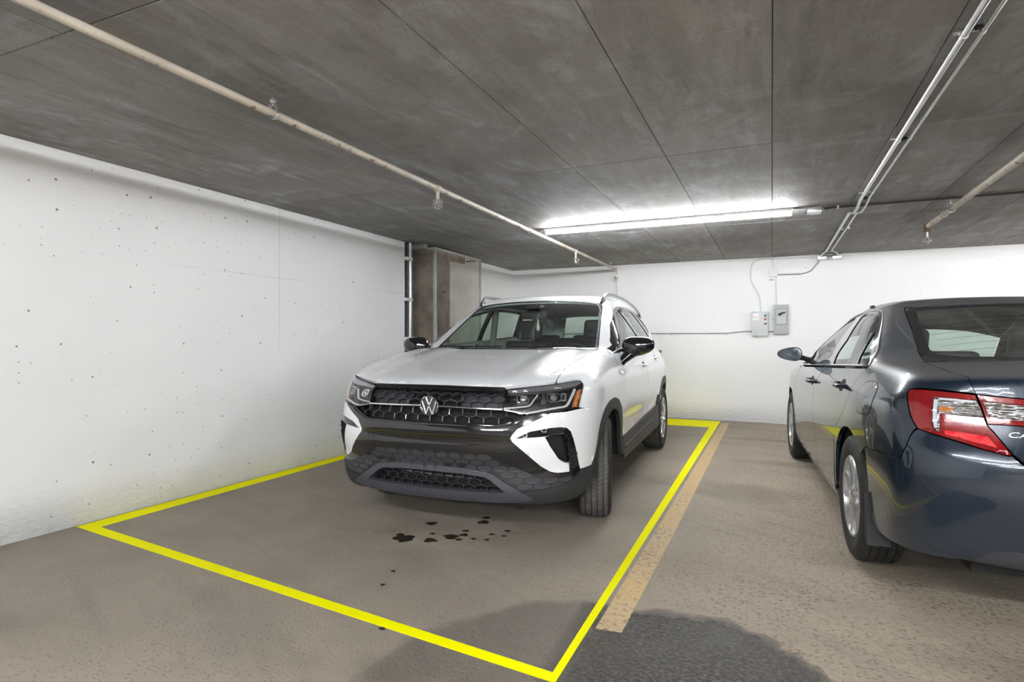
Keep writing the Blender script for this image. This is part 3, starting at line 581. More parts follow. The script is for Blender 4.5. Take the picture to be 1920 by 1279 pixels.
def grad(F, P, e=2e-3):
    x, y, z = P[:, 0], P[:, 1], P[:, 2]
    g = np.stack([F(x+e, y, z)-F(x-e, y, z), F(x, y+e, z)-F(x, y-e, z), F(x, y, z+e)-F(x, y, z-e)], 1)
    return g/np.maximum(np.linalg.norm(g, axis=1, keepdims=True), 1e-9)
def hit(F, O, D, tmax=3.0, n=150):
    """first crossing into the body along rays; misses fall back to the closest approach"""
    O = np.atleast_2d(np.asarray(O, float)); D = np.atleast_2d(np.asarray(D, float))
    ts = np.linspace(0, tmax, n); val = np.stack([F(*(O+D*t).T) for t in ts], 1)
    neg = val < 0; has = neg.any(1); i = np.where(has, neg.argmax(1), val.argmin(1)); i0 = np.maximum(i-1, 0)
    lo = ts[i0].copy(); hi = ts[i].copy()
    for _ in range(22):
        m = (lo+hi)/2; v = F(*(O+D*m[:, None]).T); lo = np.where(v > 0, m, lo); hi = np.where(v > 0, hi, m)
    t = np.where(has, (lo+hi)/2, ts[i])
    return O+D*t[:, None]

C_P = Sp((-2.5, .72), (-2.35, .80), (-2.2, .845), (-1.9, .885), (-1.44, .908), (-.8, .912), (0, .910), (.8, .905), (1.44, .900), (1.8, .875), (2.1, .80), (2.35, .68))
C_S = Sp((.1, -.08), (.2, -.04), (.32, -.012), (.45, -.006), (.6, 0), (.75, -.002), (.84, -.010), (.90, -.026), (.95, -.046), (1.0, -.07), (1.06, -.10), (1.15, -.17), (1.3, -.30))
C_XR = Sp((.1, -2.2), (.2, -2.33), (.30, -2.40), (.45, -2.445), (.60, -2.465), (.72, -2.455), (.78, -2.43), (.86, -2.405), (.95, -2.385), (1.02, -2.375), (1.1, -2.34))
C_XF = Sp((.1, 2.2), (.25, 2.38), (.5, 2.42), (.7, 2.36), (.8, 2.28), (.9, 2.1))
C_PR = Sp((0, 0), (.25, .012), (.5, .055), (.7, .135), (.8, .20), (.9, .31), (1.0, .46))
C_TOP = Sp((-2.6, 1.05), (-2.38, 1.055), (-2.25, 1.06), (-2.0, 1.085), (-1.7, 1.10), (-1.3, 1.12), (0, 1.08), (.9, 1.03), (1.2, .985), (1.6, .92), (2.0, .83), (2.3, .70))
C_ROOF = Sp((-2.2, 1.10), (-1.7, 1.245), (-1.4, 1.345), (-1.1, 1.405), (-.7, 1.447), (-.3, 1.465), (.1, 1.468), (.4, 1.45), (.7, 1.39), (1.0, 1.28))
C_BW = Sp((-2.1, .74), (-1.7, .795), (-1.3, .832), (-.7, .846), (0, .832), (.6, .800), (1.1, .75))
C_XB = Sp((1.0, -1.92), (1.08, -1.76), (1.2, -1.50), (1.3, -1.25), (1.39, -.98), (1.5, -.6))
C_XW = Sp((.9, 1.45), (1.0, 1.22), (1.1, 1.0), (1.25, .68), (1.38, .36), (1.5, .0))
def F_sed(x, y, z):
    ay = np.sqrt(y*y+1e-5)
    a = ay-(C_P(x)+C_S(z)+.012*bump(z, .93, .08)*np.clip((-x-1.2)/.5, 0, 1))
    b = x-(C_XF(z)-.34*np.clip(ay/.8, 0, 2)**2.6)
    c = (C_XR(z)+C_PR(ay)-.012*bump(z, 1.045, .02))-x
    t = z-(C_TOP(x)-.035*(ay/.75)**2.2)
    low = smax(a, b, .15); low = smax(low, c, .11); low = smax(low, t, .05)
    low = smax(low, .18+.10*np.clip((-x-1.75)/.5, 0, 1)-z, .06)
    yg = C_BW(x)-.07*(z-1.02)/.2-.30*np.clip((z-1.08)/.4, 0, 2)**1.3*.72
    g1 = ay-yg
    g4 = z-(C_ROOF(x)-.040*(ay/.6)**2.4)
    g3 = (C_XB(z)+.16*(ay/.6)**2.4-x)*.42
    g2 = (x-(C_XW(z)-.14*(ay/.6)**2.2))*.4
    g = smax(g1, g4, .09); g = smax(g, g3, .05); g = smax(g, g2, .04); g = smax(g, .9-z, .01)
    return smin(low, g, .05)

# ---------------------------------------------------------------- ways of laying flat outlines onto a surface
def _n(v): v = np.array(v, float); return v/np.linalg.norm(v)
class Lin:
    def __init__(s, D, U, V, far=3.0):
        s.D = _n(D); s.U = _n(U); s.V = _n(V); s.far = far
    def rays(s, p):
        p = np.asarray(p, float); O = p[:, :1]*s.U+p[:, 1:2]*s.V-s.D*s.far; return O, np.repeat(s.D[None], len(p), 0)
    def inv(s, P): P = np.atleast_2d(P); return np.stack([P@s.U, P@s.V], 1)
    tmax = 3.4
class Ang:
    """unrolled about a vertical axis at (px, 0); sg=+1 looks at the front end, -1 at the rear end"""
    def __init__(s, px, sg): s.px = px; s.sg = sg
    def rays(s, p):
        p = np.asarray(p, float); a = p[:, 0]/.9; d = np.stack([s.sg*np.cos(a), np.sin(a), 0*a], 1)
        c = np.stack([0*a+s.px, 0*a, p[:, 1]], 1); return c+d*2.0, -d
    def inv(s, P): P = np.atleast_2d(P); return np.stack([np.arctan2(P[:, 1], s.sg*(P[:, 0]-s.px))*.9, P[:, 2]], 1)
    tmax = 1.9
M_SIDE = Lin((0, -1, 0), (1, 0, 0), (0, 0, 1))
M_SH = Lin((0, -.75, -.66), (1, 0, 0), (0, -.66, .75))
M_TOP = Lin((0, 0, -1), (0, 1, 0), (1, 0, 0))
M_HOOD = Lin((-.55, 0, -.835), (0, 1, 0), (.835, 0, -.55))
M_WS = Lin((-.505, 0, -.863), (0, 1, 0), (-.863, 0, .505))
M_RG = Lin((.37, 0, -.93), (0, 1, 0), (.93, 0, .37))
M_FR = Ang(1.30, 1)
M_RR = Ang(-1.40, -1)

# ================================================================ PANELS LAID ONTO THE BODY SURFACES
def area(p): p = np.asarray(p); x, y = p[:, 0], p[:, 1]; return .5*np.sum(x*np.roll(y, -1)-np.roll(x, -1)*y)
def inpoly(poly, q):
    poly = np.asarray(poly, float); q = np.asarray(q, float); x, y = q[:, 0], q[:, 1]; c = np.zeros(len(q), bool); j = len(poly)-1
    for i in range(len(poly)):
        xi, yi = poly[i]; xj, yj = poly[j]
        with np.errstate(divide='ignore', invalid='ignore'): c ^= ((yi > y) != (yj > y)) & (x < (xj-xi)*(y-yi)/(yj-yi+1e-15)+xi)
        j = i
    return c
def pdist(poly, q):
    poly = np.asarray(poly, float); d = np.full(len(q), 1e9)
    for i in range(len(poly)):
        a = poly[i]; b = poly[(i+1) % len(poly)]; ab = b-a; t = np.clip(((q-a)@ab)/max(ab@ab, 1e-12), 0, 1); d = np.minimum(d, np.linalg.norm(q-(a+t[:, None]*ab), axis=1))
    return d
def inset(poly, g):
    p = np.asarray(poly, float)
    if g == 0: return p
    s = 1 if area(p) > 0 else -1; a = p-np.roll(p, 1, 0); b = np.roll(p, -1, 0)-p
    a /= np.maximum(np.linalg.norm(a, axis=1, keepdims=True), 1e-9); b /= np.maximum(np.linalg.norm(b, axis=1, keepdims=True), 1e-9)
    na = np.stack([-a[:, 1], a[:, 0]], 1)*s; nb = np.stack([-b[:, 1], b[:, 0]], 1)*s; n = na+nb; l = np.linalg.norm(n, axis=1, keepdims=True); n = n/np.maximum(l, 1e-6)
    k = g/np.clip(np.sum(n*na, 1, keepdims=True), .5, 1); return p+n*k
def dens(poly, res):
    out = []; p = np.asarray(poly, float)
    for i in range(len(p)):
        a = p[i]; b = p[(i+1) % len(p)]; n = max(1, int(math.ceil(np.linalg.norm(b-a)/res)))
        for k in range(n): out.append(a+(b-a)*k/n)
    return np.array(out)
def rnd(poly, it=2, f=.22):
    """corner cutting"""
    p = np.asarray(poly, float)
    for _ in range(it): q = np.roll(p, -1, 0); p = np.stack([p+(q-p)*f, p+(q-p)*(1-f)], 1).reshape(-1, 2)
    return p
def curve(pts, n=8):
    """smooth open curve (Catmull-Rom) through points"""
    p = [np.array(q, float) for q in pts]; p = [2*p[0]-p[1]]+p+[2*p[-1]-p[-2]]; out = []
    for i in range(1, len(p)-2):
        for k in range(n):
            t = k/n; out.append(.5*((2*p[i])+(-p[i-1]+p[i+1])*t+(2*p[i-1]-5*p[i]+4*p[i+1]-p[i+2])*t*t+(-p[i-1]+3*p[i]-3*p[i+1]+p[i+2])*t**3))
    out.append(p[-2]); return [tuple(q) for q in out]
def sym(half): return list(half)+[(-a, b) for a, b in reversed(half) if abs(a) > 1e-6]
def lay(F, mp, pts, off=0.0):
    O, D = mp.rays(pts); P = hit(F, O, D, mp.tmax); N = grad(F, P); return P+N*off, N
def conv(F, A, pts, B): P, _ = lay(F, A, pts); return [tuple(q) for q in B.inv(P)]
def drape(name, poly, mp, F, m, parent, off=0, thick=.014, res=.03, holes=(), gap=0, side=1, rim_hole=None, offf=None):
    poly = inset(poly, gap); b0 = dens(poly, res); loops = [b0]+[dens(inset(h, -gap), res) for h in holes]
    lo = b0.min(0); hi = b0.max(0); gx = np.arange(lo[0], hi[0]+res, res); gy = np.arange(lo[1], hi[1]+res*.87, res*.87)
    X, Y = np.meshgrid(gx, gy); X[1::2] += res/2; q = np.stack([X.ravel(), Y.ravel()], 1)
    ok = inpoly(b0, q); d = pdist(b0, q)
    for h in loops[1:]: ok &= ~inpoly(h, q); d = np.minimum(d, pdist(h, q))
    q = q[ok & (d > res*.45)]
    verts = [Vector(p) for l in loops for p in l]+[Vector(p) for p in q]; edges = []; k = 0
    for l in loops: n = len(l); edges += [(k+i, k+(i+1) % n) for i in range(n)]; k += n
    ov, oe, of, orig, _, _ = delaunay_2d_cdt(verts, edges, [], 0, 1e-6)
    ov = np.array([tuple(v) for v in ov]); of = np.array([f for f in of if len(f) == 3]); c = ov[of].mean(1); ok = inpoly(b0, c)
    for h in loops[1:]: ok &= ~inpoly(h, c)
    of = of[ok]; P, N = lay(F, mp, ov, 0)
    oo = off if offf is None else (offf(P)+off)[:, None]
    P = P+N*oo
    t = P[of]; nn = np.cross(t[:, 1]-t[:, 0], t[:, 2]-t[:, 0]); s = np.sum(nn*N[of[:, 0]]) 
    if s < 0: of = of[:, ::-1]
    fs = [tuple(map(int, f)) for f in of]; vs = P
    cnt = {}
    for f in fs:
        for i in range(3): e = (f[i], f[(i+1) % 3]); cnt[e] = 1
    bd = [e for e in cnt if (e[1], e[0]) not in cnt]
    bv = sorted({i for e in bd for i in e}); mpi = {v: len(vs)+i for i, v in enumerate(bv)}
    if thick and len(bv):
        vs = np.vstack([vs, P[bv]-N[bv]*thick]); fs += [(e[1], e[0], mpi[e[0]], mpi[e[1]]) for e in bd]
    if side < 0: vs = vs*np.array([1, -1, 1]); fs = [f[::-1] for f in fs]
    o = link_mesh(name, vs, fs, m, parent); me = o.data
    me.polygons.foreach_set('use_smooth', [True]*len(me.polygons))
    bs = {tuple(sorted(e)) for e in bd}; sh = [tuple(sorted(e.vertices)) in bs for e in me.edges]; me.edges.foreach_set('use_edge_sharp', sh)
    return o
def ribbon(name, pts, mp, F, m, parent, w=.006, h=.004, off=0, side=1, closed=False, rnd_top=True):
    """raised moulding following a line on the surface"""
    pts = np.asarray(pts, float); n = len(pts); P, N = lay(F, mp, pts, off); vs = []; fs = []
    for i in range(n):
        a = P[(i-1) % n] if closed or i > 0 else P[i]; b = P[(i+1) % n] if closed or i < n-1 else P[i]; t = b-a; t /= max(np.linalg.norm(t), 1e-9); s = np.cross(t, N[i])
        for (u, k) in ((-.5, -.6), (-.5, .35), (-.28, 1), (.28, 1), (.5, .35), (.5, -.6)): vs.append(P[i]+s*u*w+N[i]*k*h)
    r = n if closed else n-1
    for i in range(r):
        j = (i+1) % n
        for k in range(5): fs.append((i*6+k, j*6+k, j*6+k+1, i*6+k+1))
    if not closed: fs += [tuple(range(5, -1, -1)), tuple((n-1)*6+k for k in range(6))]
    vs = np.array(vs)
    if side < 0: vs = vs*np.array([1, -1, 1]); fs = [f[::-1] for f in fs]
    return link_mesh(name, vs, fs, m, parent, True, 50)
def honeycomb(name, poly, mp, F, m, parent, w, h, off, depth, bar=None, lean=None, side=1, need='centre'):
    """net of hexagons (bar = strand width) or raised scales (bar None) on the surface"""
    poly = np.asarray(poly, float); lo = poly.min(0); hi = poly.max(0); rows = int((hi[1]-lo[1])/(h*.75))+3; cols = int((hi[0]-lo[0])/w)+3
    hexa = np.array([(0, h/2), (w/2, h/4), (w/2, -h/4), (0, -h/2), (-w/2, -h/4), (-w/2, h/4)]); cells = []
    x0 = -w*int(abs(lo[0])/w+1) if lo[0] < 0 < hi[0] else lo[0]
    for j in range(rows):
        for i in range(cols+2):
            c = np.array([x0+i*w+(w/2 if j % 2 else 0), lo[1]+j*h*.75]); cells.append(c)
    cells = np.array(cells); ok = inpoly(poly, cells)
    if need == 'all':
        for v in hexa*.98: ok &= inpoly(poly, cells+v)
    cells = cells[ok]; vs = []; fs = []; pts = []; offs = []
    for c in cells:
        k = len(pts)
        if bar:
            sx = 1-bar/(w/2); sy = 1-bar/(h/2)
            for v in hexa: pts.append(c+v); offs.append(off)
            for v in hexa: pts.append(c+v*np.array([sx, sy])); offs.append(off+.0015)
            for v in hexa: pts.append(c+v*np.array([sx, sy])); offs.append(off-depth)
            for i in range(6):
                j = (i+1) % 6; fs += [(k+i, k+j, k+6+j, k+6+i), (k+6+i, k+6+j, k+12+j, k+12+i)]
        else:
            for v in hexa*.94: pts.append(c+v); offs.append(off-.003)
            for v in hexa*.885: pts.append(c+v); offs.append(off+depth*(1.0 if v[1] > 0 else .55))
            for i in range(6): j = (i+1) % 6; fs.append((k+i, k+j, k+6+j, k+6+i))
            fs.append(tuple(k+6+i for i in range(6)))
    P, N = lay(F, mp, np.array(pts), 0); P = P+N*np.array(offs)[:, None]
    f = fs[0]; nn = np.cross(P[f[1]]-P[f[0]], P[f[3]]-P[f[0]])
    if nn@N[f[0]] < 0: fs = [f[::-1] for f in fs]
    if side < 0: P = P*np.array([1, -1, 1]); fs = [f[::-1] for f in fs]
    return link_mesh(name, P, fs, m, parent)
def circ(cx, cy, r, a0, a1, n, rz=None): return [(cx+r*math.cos(R(a0+(a1-a0)*i/n)), cy+(rz or r)*math.sin(R(a0+(a1-a0)*i/n))) for i in range(n+1)]

# paints and trims
def paint(name, col, rough, metal=0, flake=0, coat=1.0, spec=.5, dust=0, dcol=(.3, .29, .27)):
    g = G(name); b = g.b; b.inputs['Roughness'].default_value = rough; b.inputs['Metallic'].default_value = metal; b.inputs['Coat Weight'].default_value = coat; b.inputs['Coat Roughness'].default_value = .02; b.inputs['Coat IOR'].default_value = 1.5
    P = g.mapping(); c = g.mix(0.0, col, col)
    if flake: c = g.mix(g.rng(g.vor(P, 900).outputs['Distance'], 0, .8, 0, 1), tuple(min(1, q*(1+flake)) for q in col), tuple(q*(1-flake*.5) for q in col))
    if dust:
        se = g.n('ShaderNodeSeparateXYZ'); g.l(g.n('ShaderNodeNewGeometry').outputs['Normal'], se.inputs[0]); sz = g.n('ShaderNodeSeparateXYZ'); g.l(g.n('ShaderNodeNewGeometry').outputs['Position'], sz.inputs[0])
        up = g.math('MULTIPLY', g.rng(se.outputs[2], .55, .98), dust); low = g.math('MULTIPLY', g.rng(sz.outputs[2], .70, .22, 0, .22*dust), g.rng(g.noise(P, 3, 6, .65), .3, .7, .3, 1))
        f = g.math('MULTIPLY', g.math('ADD', up, low), g.rng(g.noise(P, 7, 6, .65), .25, .75, .75, 1)); c = g.mix(f, c, dcol)
        g.l(g.rng(f, 0, .8, rough, .8), b.inputs['Roughness']); g.l(g.rng(f, 0, .6, coat, .15), b.inputs['Coat Weight']); g.l(g.rng(f, 0, .3, metal, 0), b.inputs['Metallic'])
    g.l(c, b.inputs['Base Color']); return g.m
M_gloss = mat('gloss_black_trim', (.006, .006, .008), .10, coat=1)
M_matte = mat('charcoal_textured_plastic', (.036, .037, .043), .50, bump=.06, bscale=300)
M_dark = mat('matt_black_plastic', (.012, .012, .013), .55)
M_clad = mat('grey_black_cladding', (.024, .025, .027), .5)
M_skid = mat('dark_silver_skid_trim', (.062, .062, .075), .42, .2)
M_liner = mat('black_underbody', (.006, .006, .006), .8)
M_rubber = mat('tyre_rubber', (.022, .021, .020), .72, bump=.15, bscale=120, vary=.3, vscale=20)
M_tread = mat('dusty_tyre_tread', (.085, .082, .078), .85, vary=.25, vscale=30)
M_lamp_clear = glass_mat('clear_lamp_lens', (.93, .94, .95), .16)
M_lampinner = mat('black_lamp_housing', (.010, .010, .012), .25)
M_satin = mat('satin_lamp_trim', (.52, .53, .56), .25, .8)
M_lightguide = mat('frosted_light_guide', (.62, .64, .68), .25, coat=1)
M_amber = mat('amber_reflector', (.50, .17, .03), .25, coat=1, vary=.2, vscale=60)
M_seat = mat('black_leather_seat', (.028, .029, .031), .5)
M_trimgrey = mat('dark_interior_trim', (.035, .036, .038), .6)
M_headliner = mat('grey_headlining', (.20, .20, .195), .9)
M_mirror = mat('mirror_glass', (.75, .78, .8), .03, 1)
M_white_pl = mat('milky_white_plastic', (.75, .78, .76), .5)

def tyre(parent, r, w, rim, side, tread=True, dusty=None):
    """tyre lying in its own hub space: axle along y"""
    M = Matrix.Rotation(R(90), 4, 'X'); h = w/2
    prof = [(rim-.006, -h*.80), (rim+.012, -h*.90), (rim+.045, -h*1.0), (r-.055, -h*1.02), (r-.028, -h*.97), (r-.012, -h*.86), (r-.008, -h*.78), (r-.0065, 0), (r-.008, h*.78), (r-.012, h*.86), (r-.028, h*.97), (r-.055, h*1.02), (rim+.045, h*1.0), (rim+.012, h*.90), (rim-.006, h*.80)]
    ty = MB().lathe(prof, 72, M).build('tyre', M_rubber, parent, True, 40)
    b = MB(); NB = 74; ribs = [(-.90, -.56), (-.50, -.20), (-.15, .15), (.20, .50), (.56, .90)]
    def rad(y): a = abs(y)/h; return r-.010*max(0, a-.35)**1.6/.5-(.010 if a > .85 else 0)*(a-.85)/.05
    for ri, (a, c) in enumerate(ribs):
        for k in range(NB):
            g0 = .10 if ri in (0, 4) else .07; off = (.5 if ri % 2 else 0)+(.25 if ri == 2 else 0)
            t0 = 2*math.pi*(k+off+g0/2)/NB; t1 = 2*math.pi*(k+off+1-g0/2)/NB; sk = .35*2*math.pi/NB*(1 if ri < 2 else -1 if ri > 2 else .6); vs = []
            ys = (a*h, (a+c)/2*h, c*h)
            for lev in (0, 1):
                for q, y in enumerate(ys):
                    for t in (t0, t1):
                        tt = t+sk*(q-1)*.5; rr = rad(y) if lev else r-.0085-(.012 if abs(y)/h > .85 else 0); vs.append((rr*math.sin(tt), y, rr*math.cos(tt)))
            fs = [(6, 7, 9, 8), (8, 9, 11, 10), (0, 2, 8, 6), (2, 4, 10, 8), (1, 7, 9, 3), (3, 9, 11, 5), (0, 6, 7, 1), (4, 5, 11, 10)]; b.add(vs, fs)
    tr = b.build('tread_blocks', dusty or M_tread, ty); tr['kind'] = 'stuff'
    return ty
def arch_liner(parent, x, y, side, r, d=.24):
    """dark half shell inside the wheel opening"""
    vs = []; fs = []; n = 24
    for i in range(n+1):
        a = R(0+180*i/n); vs += [(x+r*math.cos(a), side*(y-.012), .335+r*math.sin(a)), (x+r*math.cos(a), side*(y-d), .335+r*math.sin(a))]
    for i in range(n): fs.append((2*i, 2*i+1, 2*i+3, 2*i+2))
    k = len(vs); vs.append((x, side*(y-d), .335)); fs += [(2*i+1, k, 2*i+3) for i in range(n)]
    return link_mesh('wheel_arch_liner', vs, fs, M_liner, parent, True)
def seat(parent, x, y, z, face, m, hr=True, w=.50, name='seat'):
    """front seat; face=+1 looks forward"""
    s = bpy.data.objects.new(name, None); COL.objects.link(s); s.parent = parent; s.location = (x, y, z+.10)
    def soft(nm, x0, x1, y0, y1, z0, z1, rot=0, piv=(0, 0, 0), bev=.05):
        bm = bmesh.new(); bmesh.ops.create_cube(bm, size=1)
        for v in bm.verts: v.co = Vector(((x0+x1)/2+v.co.x*(x1-x0), (y0+y1)/2+v.co.y*(y1-y0), (z0+z1)/2+v.co.z*(z1-z0)))
        bmesh.ops.bevel(bm, geom=bm.edges[:], offset=bev, segments=4, affect='EDGES', profile=.6)
        bmesh.ops.rotate(bm, cent=piv, matrix=Matrix.Rotation(rot, 3, 'Y'), verts=bm.verts)
        me = bpy.data.meshes.new(nm); bm.to_mesh(me); bm.free(); me.materials.append(m); me.polygons.foreach_set('use_smooth', [True]*len(me.polygons))
        o = bpy.data.objects.new(nm, me); COL.objects.link(o); o.parent = s; return o
    soft('cushion', -.25, .25, -w/2, w/2, 0, .15); soft('backrest', -.33, -.20, -w/2+.01, w/2-.01, .05, .68, R(-14), (-.2, 0, .1))
    if hr:
        c = MB()
        for q in (-.07, .07): c.tube([(-.345, q, .66), (-.375, q, .76)], .007, 8)
        c.build('headrest_post', M_chrome, s, True); soft('headrest', -.325, -.215, -.135, .135, .70, .90, R(-14), (-.2, 0, .1), .048)
    return s

# ================================================================ WHITE SUV
F = F_suv
suv = thing('suv', 'white compact SUV with gloss black grille parked nose out inside the yellow outline', 'car', (-1.929, 5.178, 0), R(-88.080285-0))
M_sw = paint('pale_grey_white_paint', (.80, .815, .84), .38, dust=.0)
M_glass = glass_mat('greenish_windscreen', (.76, .86, .80), .12, dust=.03); M_glass2 = glass_mat('tinted_side_glass', (.66, .74, .70), .14)
def both(fn):
    for s in (1, -1): fn(s)
# ---- outlines shared by neighbours
ws = [(0, .588), (.25, .583), (.45, .572), (.562, .556), (.592, .49), (.625, .28), (.655, .08), (.690, -.14), (.722, -.335), (.45, -.345), (0, -.345)]
P_, _ = lay(F, M_WS, dens(ws, .06)); 
wsP, _ = lay(F, M_WS, curve([(.562, .556), (.592, .49), (.625, .28), (.655, .08), (.690, -.14), (.722, -.335)], 5)); ws_sh = M_SH.inv(wsP); ws_top = M_TOP.inv(wsP)
wtP, _ = lay(F, M_WS, curve([(0, .588), (.25, .583), (.45, .572), (.562, .556)], 4)); wt_top = M_TOP.inv(wtP)
roofy = curve([(.575, .16), (.595, -.1), (.600, -.6), (.590, -1.2), (.55, -1.95)], 5)    # roof ditch line (y, x)
rP, _ = lay(F, M_TOP, roofy); roof_sh = M_SH.inv(rP)
hood_seam = curve([(.703, 1.104), (.700, 1.001), (.690, .861), (.700, .709), (.722, .539), (.742, .35), (.747, .27)], 4)
hood = [(0, 1.258), (.15, 1.258), (.30, 1.252), (.439, 1.237), (.558, 1.184), (.641, 1.141)]+hood_seam+[(.745, .262), (.45, .285), (0, .298)]
drape('hood', sym(hood), M_HOOD, F, M_sw, suv, gap=.0035, thick=.02, res=.026)
for s in (1, -1): ribbon('hood_gap_shade', hood_seam, M_HOOD, F, M_liner, suv, .016, .002, -.010, s)  # dark ribbon under the seam: shade of the gap put in as colour
hs_sh = conv(F, M_HOOD, hood_seam, M_SH)
cw = [(.742, .25), (.45, .272), (0, .285)]; cl = conv(F, M_HOOD, cw, M_TOP)
drape('cowl', sym([(0, 1.00), (.45, .985), (.735, .96), (.75, 1.06), (.45, 1.09), (0, 1.10)]), M_TOP, lambda x, y, z: np.maximum(z-1.085+.02*(y/.7)**2, -1), M_dark, suv, thick=.02)
drape('windscreen', sym(ws), M_WS, F, M_glass, suv, off=-.004, gap=.003, thick=0)
frit = sym([(0, .588), (.25, .583), (.45, .572), (.562, .556), (.592, .49), (.625, .28), (.655, .08), (.690, -.14), (.722, -.335), (.45, -.345), (0, -.345)])
hole = sym([(0, .562), (.25, .557), (.44, .546), (.540, .525), (.575, .44), (.600, .28), (.630, .08), (.662, -.14), (.688, -.262), (.45, -.272), (0, -.275)])
drape('windscreen_border', frit, M_WS, F, M_dark, suv, off=-.001, gap=.004, thick=.004, holes=[hole], res=.02)
drape('roof', [tuple(q) for q in sym([(float(a), float(b)) for a, b in wt_top]+roofy[0:]+[(0, -1.97)])], M_TOP, F, M_sw, suv, gap=.0015, thick=.03, holes=[sym([(0, -.02), (.40, -.03), (.42, -.06), (.42, -.92), (.40, -.95), (0, -.96)])])
drape('sunroof', sym([(0, -.02), (.40, -.03), (.42, -.06), (.42, -.92), (.40, -.95), (0, -.96)]), M_TOP, F, M_gloss, suv, gap=.004, thick=.01)
drape('headlining', sym([(0, .12), (.52, .1), (.56, -.1), (.56, -1.7), (0, -1.75)]), M_TOP, F, M_headliner, suv, off=-.045, thick=.03, res=.06)
beltf = lambda x: 1.082+(.97-x)*.062
def win(pts): return conv(F, M_SIDE, pts, M_SH)
dlo = curve([(.965, 1.084), (.809, 1.131), (.746, 1.172), (.681, 1.213), (.60, 1.265), (.464, 1.345), (.255, 1.424), (.08, 1.462), (-.15, 1.490), (-.42, 1.502), (-.80, 1.500), (-1.15, 1.478), (-1.40, 1.440)], 3)+curve([(-1.62, 1.33), (-1.50, 1.262), (-1.30, 1.228), (-.79, 1.192)], 3)
g1 = curve([(.85, 1.104), (.75, 1.142), (.655, 1.203), (.555, 1.264), (.42, 1.336), (.235, 1.400), (0, 1.445), (-.10, 1.460)], 3)+[(-.205, 1.158), (.62, 1.106)]
g2 = curve([(-.20, 1.470), (-.42, 1.478), (-.72, 1.476), (-.90, 1.466)], 3)+curve([(-1.02, 1.30), (-1.06, 1.222)], 3)+[(-.80, 1.206), (-.295, 1.172)]
g3 = [(-1.00, 1.462), (-1.18, 1.450), (-1.36, 1.415), (-1.54, 1.33), (-1.48, 1.282), (-1.14, 1.236)]
side_top = [tuple(q) for q in ws_sh]
frame_bot = win([(1.03, 1.075), (.97, 1.082), (.3, beltf(.3)), (-.19, beltf(-.19)), (-.79, 1.183), (-1.1, 1.19), (-1.62, 1.19), (-2.02, 1.19), (-2.02, 1.35), (-1.98, 1.44)])
side_frame = [tuple(q) for q in ws_sh]+frame_bot+[tuple(q) for q in roof_sh[::-1]]
arch_f = curve([(1.792, .345), (1.755, .50), (1.70, .62), (1.62, .71), (1.50, .772), (1.34, .792), (1.18, .772), (1.06, .71), (.98, .62), (.93, .50), (.905, .345)], 4)
arch_fi = circ(1.34, .34, .368, 0, 180, 26, .385)
